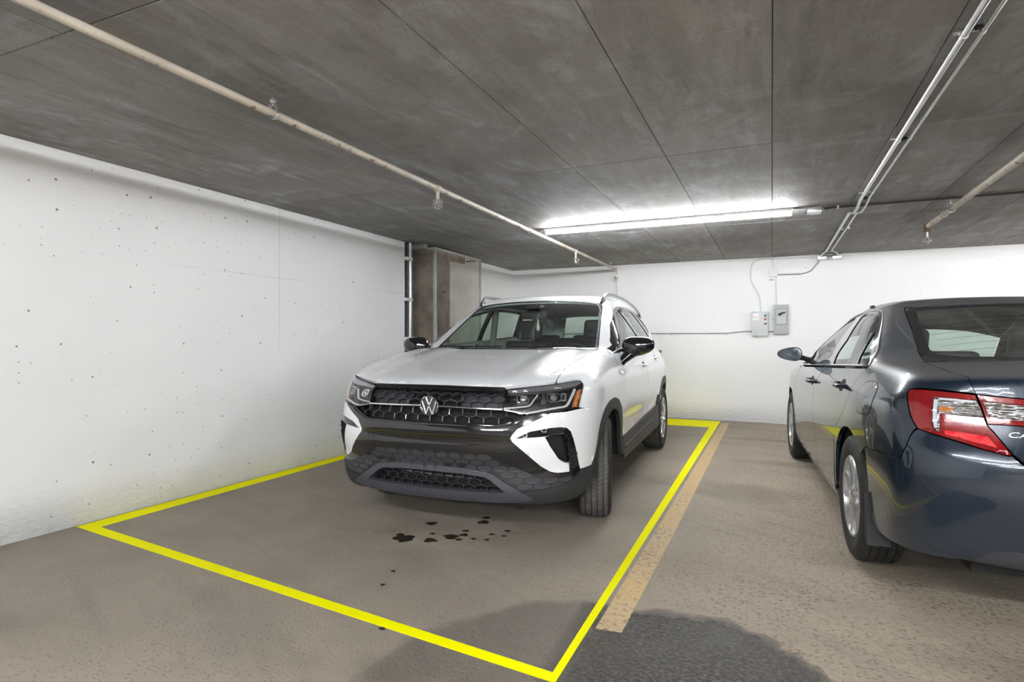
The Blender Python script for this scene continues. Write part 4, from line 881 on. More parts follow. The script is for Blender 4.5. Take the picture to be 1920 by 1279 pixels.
def sidepart(s):
    drape('side_frame', side_frame, M_SH, F, M_sw, suv, gap=.0012, thick=.02, holes=[win(dlo)], side=s, res=.028)
    tr = drape('window_surround', win(dlo), M_SH, F, M_gloss, suv, off=-.003, thick=.01, holes=[win(g1), win(g2), win(g3)], side=s, res=.02)
    for gg, nm in ((g1, 'front_side_window'), (g2, 'rear_side_window'), (g3, 'quarter_window')): drape(nm, win(gg), M_SH, F, M_glass2, suv, off=-.008, thick=0, side=s)
    # fender
    lampr = [(1.806, .163), (1.808, .142), (1.837, .112), (1.865, .075), (1.885, .036), (1.858, .018), (1.815, -.002), (1.775, -.022)]
    af = conv(F, M_SIDE, arch_f[8:], M_SH); up = [tuple(q) for q in hs_sh]
    fend = [(1.937, .236)]+[q for q in up][1:]+conv(F, M_SIDE, [(1.05, 1.075), (.985, 1.078), (.885, 1.086)], M_SH)+conv(F, M_SIDE, [(.878, .95), (.868, .80), (.862, .62), (.862, .46)], M_SH)+[tuple(q) for q in af[::-1][6:]]+[(1.742, -.030)]+lampr[::-1]+[(1.837, .186), (1.90, .212)]
    drape('fender', fend, M_SH, F, M_sw, suv, gap=.0015, thick=.02, side=s, res=.026)
    bt = lambda x: beltf(x)-.004
    dish = lambda P: -.012*bump(P[:, 2], .56, .10)
    drape('front_door', [(.862, .46), (.862, .62), (.868, .80), (.878, .95), (.885, bt(.885)), (.3, bt(.3)), (-.19, bt(-.19)), (-.19, .495), (.17, .482)], M_SIDE, F, M_sw, suv, gap=.0028, side=s, offf=dish)
    drape('rear_door', [(-.19, bt(-.19)), (-.60, bt(-.60)), (-.79, 1.183), (-1.10, 1.186), (-1.115, 1.0), (-1.06, .86), (-.98, .74), (-.91, .62), (-.885, .512), (-.19, .495)], M_SIDE, F, M_sw, suv, gap=.0028, side=s, offf=dish)
    ar = [(-1.34+(x-1.34), z) for x, z in arch_f]
    drape('rear_quarter', [(-1.10, 1.186), (-1.62, 1.186), (-2.02, 1.186), (-2.10, 1.0), (-2.12, .62), (-1.73, .62)]+[q for q in reversed([( -2.68+x, z) for x, z in arch_f if z > .52])][::-1]+[(-.91, .62), (-.98, .74), (-1.06, .86), (-1.115, 1.0)], M_SIDE, F, M_sw, suv, gap=.002, side=s)
    for ln in ([(.862, .46), (.862, .62), (.868, .80), (.878, .95), (.885, bt(.885)-.003)], [(-.19, .495), (-.19, bt(-.19)-.003)], [(-1.10, 1.18), (-1.115, 1.0), (-1.06, .86), (-.98, .74), (-.91, .62)]): ribbon('door_gap_shade', dens(np.array(ln+ln[-2:0:-1]), .05)[:0].tolist() or ln, M_SIDE, F, M_liner, suv, .018, .002, -.014, s)  # dark strips added behind the door gaps to give them their shade
    # cladding
    af_in = [(1.34+.37*math.cos(R(a)), .345+.375*math.sin(R(a))) for a in range(180, -1, -6)]
    fa = arch_f+af_in; drape('front_wheel_arch_cladding', fa, M_SIDE, F, M_clad, suv, off=.004, thick=.03, side=s, res=.022)
    fr = [(x-2.68, z) for x, z in fa]; drape('rear_wheel_arch_cladding', fr, M_SIDE, F, M_clad, suv, off=.004, thick=.03, side=s, res=.022)
    drape('sill_cladding', [(.905, .455), (.17, .483), (-.757, .512), (-.90, .515), (-.93, .38), (-.93, .305), (.90, .305), (.93, .36)], M_SIDE, F, M_clad, suv, off=.007, thick=.03, side=s, gap=.001)
    ribbon('sill_crease', [(.86, .385), (.17, .40), (-.75, .425)], M_SIDE, F, M_clad, suv, .02, .006, .006, s)
    drape('rear_bumper_cladding', [(-1.76, .62), (-2.12, .62), (-2.12, .30), (-1.78, .34)], M_SIDE, F, M_clad, suv, off=.004, side=s)
    arch_liner(suv, 1.34, .88, s, .40); arch_liner(suv, -1.34, .88, s, .40)
    # handles with their cups
    for x, z in ((-.02, .965), (-.86, 1.005)):
        P, N = lay(F, M_SIDE, [(x, z)]); y = P[0][1]
        b = MB(); pts = [(x+.095, s*(y-.006), z), (x+.085, s*(y+.028), z), (x, s*(y+.036), z), (x-.085, s*(y+.028), z), (x-.095, s*(y-.006), z)]; b.tube(bend(pts, .02, 4), .0125, 10, ell=.75)
        h = b.build('door_handle', M_sw, suv, True)
        drape('handle_cup', [(x+.06*math.cos(a), z+.028*math.sin(a)) for a in [2*math.pi*k/18 for k in range(18)]], M_SIDE, F, M_dark, suv, off=.0006, thick=0, side=s, res=.02)
    # wing shaped chrome badge between fender and door
    drape('badge_base', [(1.06, .948), (.97, .968), (.78, .958), (.78, .932), (.97, .924)], M_SIDE, F, M_gloss, suv, off=.002, thick=.004, side=s)
    drape('side_badge', [(1.03, .948), (.97, .962), (.80, .952), (.80, .938), (.97, .930)], M_SIDE, F, M_chrome, suv, off=.004, thick=.006, side=s)
    # mirror: cap, arm, glass
    mx, my, mz = .735, .975, 1.135
    bm = bmesh.new(); bmesh.ops.create_uvsphere(bm, u_segments=28, v_segments=16, radius=1)
    for v in bm.verts:
        x, y, z = v.co; sg = lambda q, p: math.copysign(abs(q)**p, q)
        y2 = sg(y, .75); z2 = sg(z, .75); x2 = x if x > 0 else x*.55
        v.co = Vector((mx+x2*.085*(1-.18*abs(y2)), s*(my+y2*.125), mz+z2*.076*(1-.20*y2)+.012*y2))
    if s < 0: bmesh.ops.reverse_faces(bm, faces=bm.faces[:])
    me = bpy.data.meshes.new('mirror_cap'); bm.to_mesh(me); bm.free(); me.materials.append(M_gloss); me.polygons.foreach_set('use_smooth', [True]*len(me.polygons)); mc = bpy.data.objects.new('mirror_cap', me); COL.objects.link(mc); mc.parent = suv
    MB().tube([(.80, s*.850, 1.01), (.79, s*.875, 1.035), (.75, s*.925, 1.085)], [.036, .034, .045], 12).build('mirror_arm', M_gloss, suv, True)
    gl = [Vector((mx-.046, s*(my+.102*math.cos(a)), mz+.058*math.sin(a)*(1-.2*math.cos(a)))) for a in [2*math.pi*k/24 for k in range(24)]]
    link_mesh('mirror_glass', gl, [tuple(range(24))[::s]], M_mirror, mc)
    # roof rail: flat topped bar on feet
    rx = [(.235, 0.0), (.16, .030), (.05, .046), (-.4, .050), (-1.1, .048), (-1.6, .030), (-1.75, 0)]
    P, N = lay(F, M_TOP, curve([(.572, .235), (.580, .16), (.587, .05), (.592, -.4), (.586, -1.1), (.572, -1.6), (.565, -1.75)], 4)); hh = [q[1] for q in curve(rx, 4)]
    b = MB(); b.tube([(p[0], s*p[1], p[2]+h_+.004) for p, h_ in zip(P, hh)], .0145, 10); b.build('roof_rail', mat('satin_aluminium', (.42, .43, .45), .3, .9) if s > 0 else bpy.data.materials['satin_aluminium'], suv, True)
    b = MB()
    for k in (1, 2, 3, 21, 22):
        p = P[min(k, len(P)-1)]; b.box(p[0]-.03, p[0]+.03, s*p[1]-.010, s*p[1]+.010, p[2]-.01, p[2]+max(.006, hh[min(k, len(P)-1)]))
    b.build('rail_foot', M_dark, suv)
    # lamp cluster
    lamp = [(.469, .899), (.598, .9145), (.744, .929), (.878, .943), (.911, .940), (.918, .925), (.902, .890), (.876, .840), (.850, .780), (.746, .771), (.645, .762), (.565, .753), (.535, .755), (.437, .785), (.449, .838), (.463, .876)]
    hh_ = drape('headlamp', lamp, M_FR, F, M_lampinner, suv, off=-.055, gap=.002, thick=-.05, side=s, res=.03)
    drape('lamp_lens', lamp, M_FR, F, M_lamp_clear, hh_, off=.001, gap=.002, thick=0, side=s, res=.022)
    drape('lamp_brow', [(.471, .896), (.597, .912), (.743, .927), (.877, .941), (.910, .938), (.905, .925), (.865, .912), (.829, .904), (.664, .890), (.470, .878)], M_FR, F, M_satin, hh_, off=-.008, gap=.002, thick=.03, side=s, res=.02)
    drape('amber_reflector', [(.866, .884), (.895, .893), (.884, .858), (.850, .788), (.825, .793), (.846, .841)], M_FR, F, M_amber, hh_, off=-.010, thick=.02, side=s, res=.015)
    ribbon('light_guide', curve([(.443, .792), (.506, .797), (.559, .803), (.578, .810), (.589, .820), (.605, .844), (.627, .870)], 4), M_FR, F, M_lightguide, hh_, .009, .007, -.016, s)
    ribbon('light_guide', curve([(.566, .766), (.613, .774), (.646, .781), (.722, .792), (.768, .798), (.790, .812), (.821, .854), (.848, .893)], 4), M_FR, F, M_lightguide, hh_, .014, .008, -.012, s)
    ribbon('light_guide', curve([(.445, .784), (.493, .774), (.535, .766), (.566, .764)], 4), M_FR, F, M_satin, hh_, .010, .006, -.014, s)
    drape('lamp_fin', [(.657, .888), (.667, .888), (.668, .818), (.636, .815)], M_FR, F, M_matte, hh_, off=-.02, thick=.03, side=s)
    for (u, z, wd, ht) in ((.546, .850, .062, .052), (.716, .855, .085, .058)):
        q = [tuple(t) for t in rnd([(u-wd/2, z-ht/2), (u+wd/2, z-ht/2), (u+wd/2, z+ht*.35), (u+wd*.3, z+ht/2), (u-wd*.4, z+ht/2), (u-wd/2, z+ht*.3)], 1)]
        drape('projector_bezel', q, M_FR, F, M_chrome, hh_, off=-.022, thick=.03, side=s, res=.015, holes=[[tuple(t) for t in inset(q, .006)]])
        P, N = lay(F, M_FR, [(u, z)], -.036); c = Vector(P[0]); nn = Vector((1, .0, 0)) if u < .6 else Vector(N[0]*.5+np.array([.5, 0, 0])); nn.normalize(); c.y *= s; nn.y *= s
        Mx = Matrix.Translation(c) @ nn.to_track_quat('Z', 'Y').to_matrix().to_4x4()
        MB().lathe([(.0, .010), (.010, .0085), (.018, .004), (.022, -.004), (.022, -.014), (0, -.014)], 20, Mx).build('projector_lens', M_chrome if u < .6 else mat('glassy_projector', (.25, .28, .30), .05, .6, coat=1), hh_, True)
    drape('reflector_cell', [(.757, .832), (.792, .830), (.800, .878), (.768, .884)], M_FR, F, M_satin, hh_, off=-.03, thick=.02, side=s, holes=[[(.763, .840), (.786, .838), (.792, .870), (.772, .875)]], res=.012)
both(sidepart)
# ---- front end
gl = [(0, .906), (.11, .906), (.285, .904), (.38, .903), (.463, .900), (.463, .876), (.449, .838), (.437, .785), (.535, .754), (.565, .752), (.674, .763)]
wing_in = [(.510, .678), (.483, .646), (.473, .625), (.482, .604), (.546, .541), (.634, .457), (.685, .424), (.721, .416), (.792, .416)]
gb = [(.787, .393), (.742, .388), (.643, .392), (.606, .400), (.581, .416), (.471, .470), (.358, .525), (.211, .533), (0, .540)]
grille_hole = [(0, .880), (.257, .879), (.459, .877), (.443, .822), (.433, .783), (.500, .768), (.560, .756), (.526, .738), (.482, .717), (.443, .704), (.404, .696), (.379, .696), (.212, .696), (0, .695)]
drape('grille_mask', sym(gl+wing_in+gb), M_FR, F, M_gloss, suv, off=.005, gap=.001, thick=.02, holes=[sym(grille_hole)], res=.022, offf=lambda P: .008*bump(P[:, 2], .655, .035)*np.clip(1.6-np.abs(P[:, 1])*2, 0, 1)-.010*bump(P[:, 2], .60, .03)*np.clip(1.6-np.abs(P[:, 1])*2, 0, 1))
for zz, w_, h_ in ((.897, .010, .008), (.884, .006, .004)): ribbon('grille_top_moulding', [(q, zz+(.0 if abs(q) < .3 else -.001)) for q in np.linspace(-.455, .455, 40)], M_FR, F, M_gloss, suv, w_, h_, .003)
lowf = [(-q[0], q[1]) for q in reversed(curve([(.02, .687), (.25, .688), (.40, .687), (.48, .702), (.57, .742)], 5))]+curve([(.02, .687), (.25, .688), (.40, .687), (.48, .702), (.57, .742)], 5)
ribbon('grille_lower_moulding', lowf, M_FR, F, M_gloss, suv, .012, .010, .003)
grb = drape('grille_backing', sym([(0, .90), (.47, .90), (.48, .77), (.60, .76), (.55, .70), (0, .68)]), M_FR, F, M_liner, suv, off=-.075, thick=-.05, res=.05)
M_grl = mat('gloss_black_honeycomb', (.030, .031, .034), .22, coat=.6)
honeycomb('grille_honeycomb', sym([(0, .905), (.47, .905), (.45, .785), (.60, .76), (.52, .69), (.43, .68), (0, .675)]), M_FR, F, M_grl, suv, .083, .060, -.022, .020, bar=.0034)
for s in (1, -1): drape('grille_plate', [(.17, .888), (.462, .888), (.445, .80), (.19, .80)], M_FR, F, M_matte, suv, off=-.046, side=s)
for s in (1, -1): ribbon('chrome_grille_bar', [(s*q, .792-.008*(q/.43)) for q in np.linspace(.064, .437, 24)], M_FR, F, M_chrome, suv, .013, .008, -.002)
# emblem: ring with V over W
P, N = lay(F, M_FR, [(0, .792)]); EX = P[0][0]+.006
def ex(y, z, d=0): return Vector((EX+d, y, .792+z))
em = MB().lathe([(.062, -.010), (.062, .004), (.0585, .0075), (.055, .004), (.055, -.002)], 48, Matrix.Translation((EX, 0, .792)) @ Matrix.Rotation(R(90), 4, 'Y')).build('emblem', M_chrome, suv, True)
MB().lathe([(.0, .001), (.056, .0005), (.056, -.009)], 48, Matrix.Translation((EX, 0, .792)) @ Matrix.Rotation(R(90), 4, 'Y')).build('emblem_disc', M_gloss, em)
b = MB()
def stroke(a, c, w=.0055):
    a = Vector(a); c = Vector(c); d = (c-a).normalized(); n = Vector((-d.y, d.x))*w/2
    q = [a+n, a-n, c-n, c+n]; b.add([ex(p.x, p.y, .0005) for p in q]+[ex(p.x, p.y, .0038) for p in q], [(0, 1, 2, 3), (7, 6, 5, 4), (0, 4, 5, 1), (1, 5, 6, 2), (2, 6, 7, 3), (3, 7, 4, 0)])
stroke((-.0235, .0505), (-.0035, .007)); stroke((.0235, .0505), (.0035, .007)); stroke((-.006, .0085), (.006, .0085), .004)
for s in (-1, 1): stroke((s*.0475, .0285), (s*.0215, -.0500)); stroke((s*.0215, -.0500), (s*.0015, -.0015)); 
stroke((-.004, -.0035), (.004, -.0035), .004)
b.build('emblem_letters', M_chrome, em)
both(lambda s: [
    drape('bumper_corner', [(.677, .764), (.775, .7685), (.850, .7775), (.888, .779), (.939, .771), (.985, .758), (1.03, .752), (1.085, .742), (1.080, .70), (1.045, .64), (1.010, .56), (.985, .48), (.955, .431), (.899, .426), (.858, .423)]+[q for q in [(.792, .416), (.721, .416), (.685, .424), (.634, .457), (.546, .541), (.482, .604), (.473, .625), (.483, .646), (.510, .678)]], M_FR, F, M_sw, suv, gap=.0012, thick=.02, side=s, res=.022, holes=[[(.646, .629), (.672, .638), (.698, .643), (.741, .643), (.768, .555), (.787, .465), (.768, .469), (.739, .485), (.718, .504), (.672, .575)]]),
    drape('air_curtain_frame', [(.502, .624), (.573, .662), (.672, .681), (.725, .683), (.760, .677), (.783, .654), (.803, .588), (.830, .503), (.858, .425), (.825, .404), (.789, .395), (.789, .418), (.787, .461), (.768, .555), (.748, .621), (.741, .646), (.696, .645), (.645, .634)], M_FR, F, M_gloss, suv, off=.004, thick=.03, side=s, res=.02),
    drape('air_intake', [(.640, .632), (.670, .642), (.700, .647), (.745, .647), (.772, .555), (.790, .460), (.768, .463), (.735, .480), (.712, .500), (.665, .575)], M_FR, F, M_liner, suv, off=-.045, thick=-.045, side=s, res=.02),
    honeycomb('air_curtain_grid', [(.765, .66), (.79, .60), (.815, .52), (.835, .44), (.795, .44), (.775, .56), (.752, .64)], M_FR, F, M_dark, suv, .03, .028, .006, .002, bar=.002, side=s),
    drape('bumper_lip', [(.545, .314), (.615, .321), (.711, .340), (.790, .362), (.835, .390), (.860, .422), (.899, .425), (.936, .430), (.962, .425), (.975, .37), (.955, .33), (.922, .30), (.885, .275), (.821, .252), (.718, .240), (.619, .238), (.53, .240), (.50, .262), (.545, .290)], M_FR, F, M_clad, suv, off=.006, thick=.04, side=s, res=.022),
    drape('tow_cap_seam', [(-.40+.022*math.cos(a), .585+.026*math.sin(a)) for a in [2*math.pi*k/24 for k in range(24)]], M_FR, F, M_liner, suv, off=.0006, thick=0, res=.02, holes=[[(-.40+.0205*math.cos(a), .585+.0245*math.sin(a)) for a in [2*math.pi*k/24 for k in range(24)]]]) if s > 0 else None])
skid_in = [(0, .407), (.208, .404), (.341, .392), (.372, .377), (.413, .344), (.455, .309), (.320, .308), (0, .305)]
mt = [q for q in reversed(gb)]; matte = mt+[(.80, .395), (.83, .392), (.79, .362), (.711, .340), (.615, .321), (.530, .314), (.443, .371), (.393, .407), (.351, .423), (.208, .438), (0, .440)]
drape('lower_mask', sym(matte), M_FR, F, M_dark, suv, gap=.0008, thick=.03, res=.022)
honeycomb('lower_scales', sym(matte), M_FR, F, M_matte, suv, .085, .043, .001, .0035)['kind'] = 'stuff'
for u0 in (-.36, -.275, .12, .205):
    drape('dark_scale_recess', [(u0+.036*math.cos(a), .452+.014*math.sin(a)) for a in [2*math.pi*k/6+math.pi/6 for k in range(6)]], M_FR, F, M_liner, suv, off=.0062, thick=.003, res=.03)
drape('skid_trim', sym([(0, .440), (.208, .438), (.351, .423), (.393, .407), (.443, .371), (.530, .316), (.589, .285), (.60, .262), (.52, .250), (.319, .246), (0, .243)]), M_FR, F, M_skid, suv, off=.010, thick=.05, holes=[sym(skid_in)], res=.02)
drape('lower_grille_backing', sym([(0, .43), (.38, .41), (.50, .29), (0, .28)]), M_FR, F, M_liner, suv, off=-.07, thick=-.05, res=.05)
honeycomb('lower_grille_honeycomb', sym([(0, .425), (.36, .41), (.48, .30), (0, .29)]), M_FR, F, M_dark, suv, .070, .044, -.020, .016, bar=.0035)
drape('intercooler_strip', [(-.23, .385), (.25, .375), (.25, .370), (-.23, .380)], M_FR, F, M_satin, suv, off=-.045, thick=.01)
drape('lower_valance', sym([(0, .262), (.319, .262), (.52, .262), (.62, .262), (.885, .285), (.955, .33), (.93, .23), (.70, .20), (0, .195)]), M_FR, F, M_liner, suv, off=-.012, thick=.05)
drape('front_liner', sym([(0, .86), (.80, .86), (.93, .70), (.93, .27), (0, .23)]), M_FR, F, M_liner, suv, off=-.16, thick=0, res=.08)
# ---- rear (seen only past the car's flank)
drape('tailgate', sym([(0, 1.19), (.50, 1.19), (.56, 1.0), (.60, .62), (0, .62)]), Ang(-1.40, -1), F, M_sw, suv, gap=.002)
drape('rear_bumper', sym([(0, .62), (.85, .62), (.87, .32), (0, .30)]), Ang(-1.40, -1), F, M_clad, suv, off=.006)
both(lambda s: drape('tail_lamp', [(.50, 1.19), (.80, 1.05), (.84, .90), (.58, .88), (.56, 1.0)], Ang(-1.40, -1), F, mat('red_tail_lens', (.35, .01, .01), .15, coat=1) if s > 0 else bpy.data.materials['red_tail_lens'], suv, side=s, gap=.002))
drape('rear_window', sym([(0, 1.52), (.40, 1.50), (.47, 1.25), (.46, 1.20), (0, 1.20)]), Lin((1, 0, 0), (0, 1, 0), (0, 0, 1)), F, M_glass2, suv, off=-.004, thick=0)
drape('rear_window_frame', sym([(0, 1.57), (.56, 1.54), (.66, 1.19), (0, 1.19)]), Lin((1, 0, 0), (0, 1, 0), (0, 0, 1)), F, M_sw, suv, holes=[sym([(0, 1.52), (.40, 1.50), (.47, 1.25), (.46, 1.20), (0, 1.20)])] and [[(-.46, 1.215), (-.40, 1.50), (0, 1.52), (.40, 1.50), (.46, 1.215)]], thick=.03)
# ---- underbody and cabin
ub = MB().box(-2.0, .9, -.74, .74, .25, .33).box(.9, 1.75, -.60, .60, .22, .30).box(-1.70, -.97, -.6, .6, .3, .8).box(.93, 1.0, -.78, .78, .24, 1.0).build('underbody', M_liner, suv)
MB().box(-2.0, .95, -.78, -.76, .28, 1.06).box(-2.0, .95, .76, .78, .28, 1.06).box(-2.05, -1.0, -.7, .7, .8, .84).build('cabin_trim', M_trimgrey, suv)
dash = MB(); dp = [(.93, .80), (.95, 1.03), (.80, 1.075), (.52, 1.06), (.45, 1.00), (.50, .80)]
dash.prism([(q[0], q[1]) for q in dp], -.74, .74, Matrix(((1, 0, 0, 0), (0, 0, 1, 0), (0, 1, 0, 0), (0, 0, 0, 1)))); dash.build('dashboard', M_trimgrey, suv)
binn = [(.62+.10*math.cos(a)*1.6, .36+.16*math.sin(a)) for a in [2*math.pi*k/20 for k in range(20)]]
MB().prism(binn, 1.05, 1.095).build('instrument_hood', mat('soft_grey_dash_top', (.09, .10, .11), .35), suv)
Mx = Matrix.Translation((.38, .36, .98)) @ Matrix.Rotation(R(-68), 4, 'Y')
sw = MB().lathe([(.185+.014*math.cos(w), .014*math.sin(w)) for w in [2*math.pi*k/10 for k in range(10)]], 36, Mx, True).build('steering_wheel', M_seat, suv, True)
MB().box(-.06, .06, -.17, .17, -.012, .012, M=Mx).lathe([(0, .03), (.06, .022), (.07, -.01), (0, -.02)], 20, Mx).build('steering_hub', M_trimgrey, sw, True)
for y in (-.36, .36): seat(suv, -.06, y, .42, 1, M_seat, name='front_seat')
rs = seat(suv, -.95, 0, .45, 1, M_seat, False, 1.26, 'rear_bench')
for y in (-.40, 0, .40):
    b = MB().box(-.06, .06, -.12, .12, .0, .14, .04, Matrix.Translation((-1.30, y, 1.10))); b.build('rear_headrest', M_seat, suv, True)
mr = MB().box(-.018, .018, -.12, .12, -.035, .035, .012, Matrix.Translation((.36, 0, 1.40))).tube([(.36, 0, 1.42), (.33, 0, 1.50)], .01, 8).build('rear_view_mirror', M_dark, suv, True)
MB().box(.27, .40, -.07, .07, 1.455, 1.485, .008).build('sensor_housing', M_dark, suv)
MB().prism([(-.016, -.04), (0, .045), (.016, -.04), (.010, -.065), (-.010, -.065)], -.001, .001, Matrix.Translation((.345, .03, 1.33)) @ Matrix(((0, 0, 1, 0), (1, 0, 0, 0), (0, 1, 0, 0), (0, 0, 0, 1)))).tube([(.345, .03, 1.37), (.355, .02, 1.40)], .001, 4).build('hanging_air_freshener', M_white_pl, mr)
both(lambda s: MB().tube([(-.27, s*.70, .95), (-.24, s*.63, 1.48)], .035, 8).build('inner_pillar', M_headliner, suv, True))
# wipers
for (y0, y1) in ((.02, .60), (-.60, -.04)):
    P, N = lay(F, M_WS, [(q, -.300+.02*abs(q)) for q in np.linspace(y0, y1, 12)], .012)
    w_ = MB().tube([tuple(p) for p in P], .0055, 6).tube([(1.02, y0+.02, 1.085), tuple(P[5])], .007, 6); w_.lathe([(0, 0), (.018, 0), (.016, .02), (0, .024)], 12, Matrix.Translation((1.03, y0+.02, 1.07))); w_.build('wiper', M_dark, suv, True)
# wheels
def suv_wheel(x, s, steer):
    w = bpy.data.objects.new('wheel', None); COL.objects.link(w); w.parent = suv; w.location = (x, s*.788, .334); w.rotation_euler = (0, 0, R(steer)+(math.pi if s < 0 else 0))
    tyre(w, .334, .215, .226, s)
    M = Matrix.Rotation(R(90), 4, 'X')
    rim = MB().lathe([(.228, -.09), (.228, .085), (.222, .100), (.214, .100), (.206, .085), (.200, .02), (.198, -.08)], 48, Matrix.Rotation(R(-90), 4, 'X')).build('rim', mat('machined_alloy', (.62, .63, .65), .22, .95) if 'machined_alloy' not in bpy.data.materials else bpy.data.materials['machined_alloy'], w, True)
    b = MB(); d = MB()
    for k in range(5):
        for q in (-.13, .13):
            a = 2*math.pi*k/5; c0 = Vector((math.sin(a+q*.6)*.05, .080, math.cos(a+q*.6)*.05)); c1 = Vector((math.sin(a+q*1.5)*.135, .084, math.cos(a+q*1.5)*.135)); c2 = Vector((math.sin(a+q*2.2)*.212, .080, math.cos(a+q*2.2)*.212))
            b.tube([c0, c1, c2], [.020, .016, .014], 8, ell=.7)
        a += math.pi/5; d.tube([(math.sin(a)*.06, .06, math.cos(a)*.06), (math.sin(a)*.20, .06, math.cos(a)*.20)], [.02, .03], 6)
    b.lathe([(0, .095), (.035, .094), (.06, .086), (.07, .06), (0, .05)], 24, Matrix.Rotation(R(-90), 4, 'X')); b.build('spokes', bpy.data.materials['machined_alloy'], w, True)
    d.build('black_spokes', M_gloss, w, True); MB().lathe([(0, -.02), (.20, -.02), (.20, -.03), (0, -.03)], 32, Matrix.Rotation(R(-90), 4, 'X')).lathe([(.0, .03), (.15, .03), (.15, .01), (0, .01)], 32, Matrix.Rotation(R(-90), 4, 'X')).build('brake_disc', M_dark, w)
suv_wheel(1.34, 1, 13); suv_wheel(1.34, -1, 13); suv_wheel(-1.34, 1, 0); suv_wheel(-1.34, -1, 0)

# ================================================================ DARK BLUE SEDAN
F = F_sed
sed = thing('sedan', 'dark blue-black sedan parked nose in beside the bay, its rear and left flank in view', 'car', (1.176, 5.176, 0), R(94.28))
M_blue = paint('dark_blue_pearl_paint', (.0045, .013, .028), .24, .25, flake=.6, coat=1.0, dust=.44, dcol=(.20, .20, .19))
M_sglass = glass_mat('dusty_green_side_glass', (.84, .92, .88), .14, dust=.05); M_rglass = glass_mat('dusty_rear_glass', (.74, .83, .78), .10, dust=.16)
M_Q = Lin((.42, -.68, -.60), (.8508, .5255, 0), np.cross(_n((.8508, .5255, 0)), _n((.42, -.68, -.60))))
M_TR = Lin((.6, 0, -.8), (0, 1, 0), (.8, 0, .6))
M_WSS = Lin((-.404, 0, -.915), (0, 1, 0), (-.915, 0, .404))
rg = [(0, -.400), (.25, -.395), (.42, -.365), (.500, -.315), (.528, -.445), (.561, -.699), (.590, -.920), (.622, -1.181), (.45, -1.255), (.25, -1.300), (0, -1.32)]
rg_in = [(0, -.455), (.25, -.45), (.40, -.435), (.466, -.427), (.50, -.60), (.520, -.76), (.540, -.908), (.547, -1.003), (.535, -1.060), (.458, -1.137), (.25, -1.200), (0, -1.215)]
rgP, _ = lay(F, M_RG, curve([(.500, -.315), (.528, -.445), (.561, -.699), (.590, -.920), (.622, -1.181)], 5))
wss = curve([(.54, -.10), (.60, -.40), (.68, -.80), (.715, -1.02)], 5); wsP, _ = lay(F, M_WSS, wss)
wtP, _ = lay(F, M_WSS, curve([(0, -.02), (.3, -.04), (.54, -.10)], 4))
def to(B, P): return [tuple(q) for q in B.inv(P)]
drape('rear_windscreen', sym(rg), M_RG, F, M_rglass, sed, off=-.004, gap=.003, thick=0)
drape('rear_windscreen_border', sym(rg), M_RG, F, M_dark, sed, off=-.001, gap=.003, thick=.004, holes=[sym(rg_in)], res=.025)
b = MB()
for k in range(9):
    q = -.52-.075*k; P, N = lay(F, M_RG, [(y, q) for y in np.linspace(-.50, .50, 14)], -.006); b.tube([tuple(p) for p in P], .0009, 4)
o_ = b.build('heater_wires', mat('brown_heater_wire', (.16, .12, .09), .6), sed); o_['kind'] = 'stuff'
roof_edge = [(.505, -.90), (.535, -.6), (.55, -.2), (.548, .15), (.535, .42)]
rtop = to(M_TOP, lay(F, M_RG, curve([(0, -.400), (.25, -.395), (.42, -.365), (.500, -.315)], 4))[0]); wtop = to(M_TOP, wtP)
re_ = curve(roof_edge, 4); re_[0] = (rtop[-1][0], rtop[-1][1]+.01)
drape('roof', sym(rtop+re_[1:-1]+wtop[::-1]), M_TOP, F, M_blue, sed, thick=.02, gap=.001)
drape('headlining', sym([(0, -.75), (.45, -.72), (.49, -.4), (.49, .2), (0, .3)]), M_TOP, F, M_headliner, sed, off=-.045, thick=.02, res=.06)
drape('windscreen', sym([(0, -.02), (.3, -.04)]+wss+[(.4, -1.12), (0, -1.15)]), M_WSS, F, M_glass, sed, off=-.003, thick=0, gap=.002)
belt = lambda x: .955+.0365*(.93-x)
dlo_s = curve([(.93, .962), (.80, 1.075), (.62, 1.200), (.42, 1.300), (.28, 1.345), (.10, 1.374), (-.15, 1.388), (-.45, 1.386), (-.70, 1.366), (-.92, 1.322), (-1.10, 1.262), (-1.28, 1.180), (-1.40, 1.115), (-1.515, 1.047)], 3)+[(-.7, belt(-.7)-.003), (.2, belt(.2)-.003)]
sg1 = curve([(.84, .985), (.70, 1.112), (.52, 1.230), (.34, 1.310), (.10, 1.359)], 3)+[(-.03, 1.327), (-.534, 1.012), (.2, .985)]
sg2 = [(-.644, 1.018), (-.524, 1.182), (-.138, 1.355), (-.20, 1.370), (-.45, 1.368), (-.700, 1.350), (-.93, 1.300), (-1.035, 1.253), (-1.243, 1.045)]
sg3 = [(-1.290, 1.047), (-1.085, 1.236), (-1.25, 1.168), (-1.42, 1.085), (-1.485, 1.053)]
sa = [(-1.44+.375*math.cos(R(a)), .335+.370*math.sin(R(a))) for a in range(0, 181, 9)]
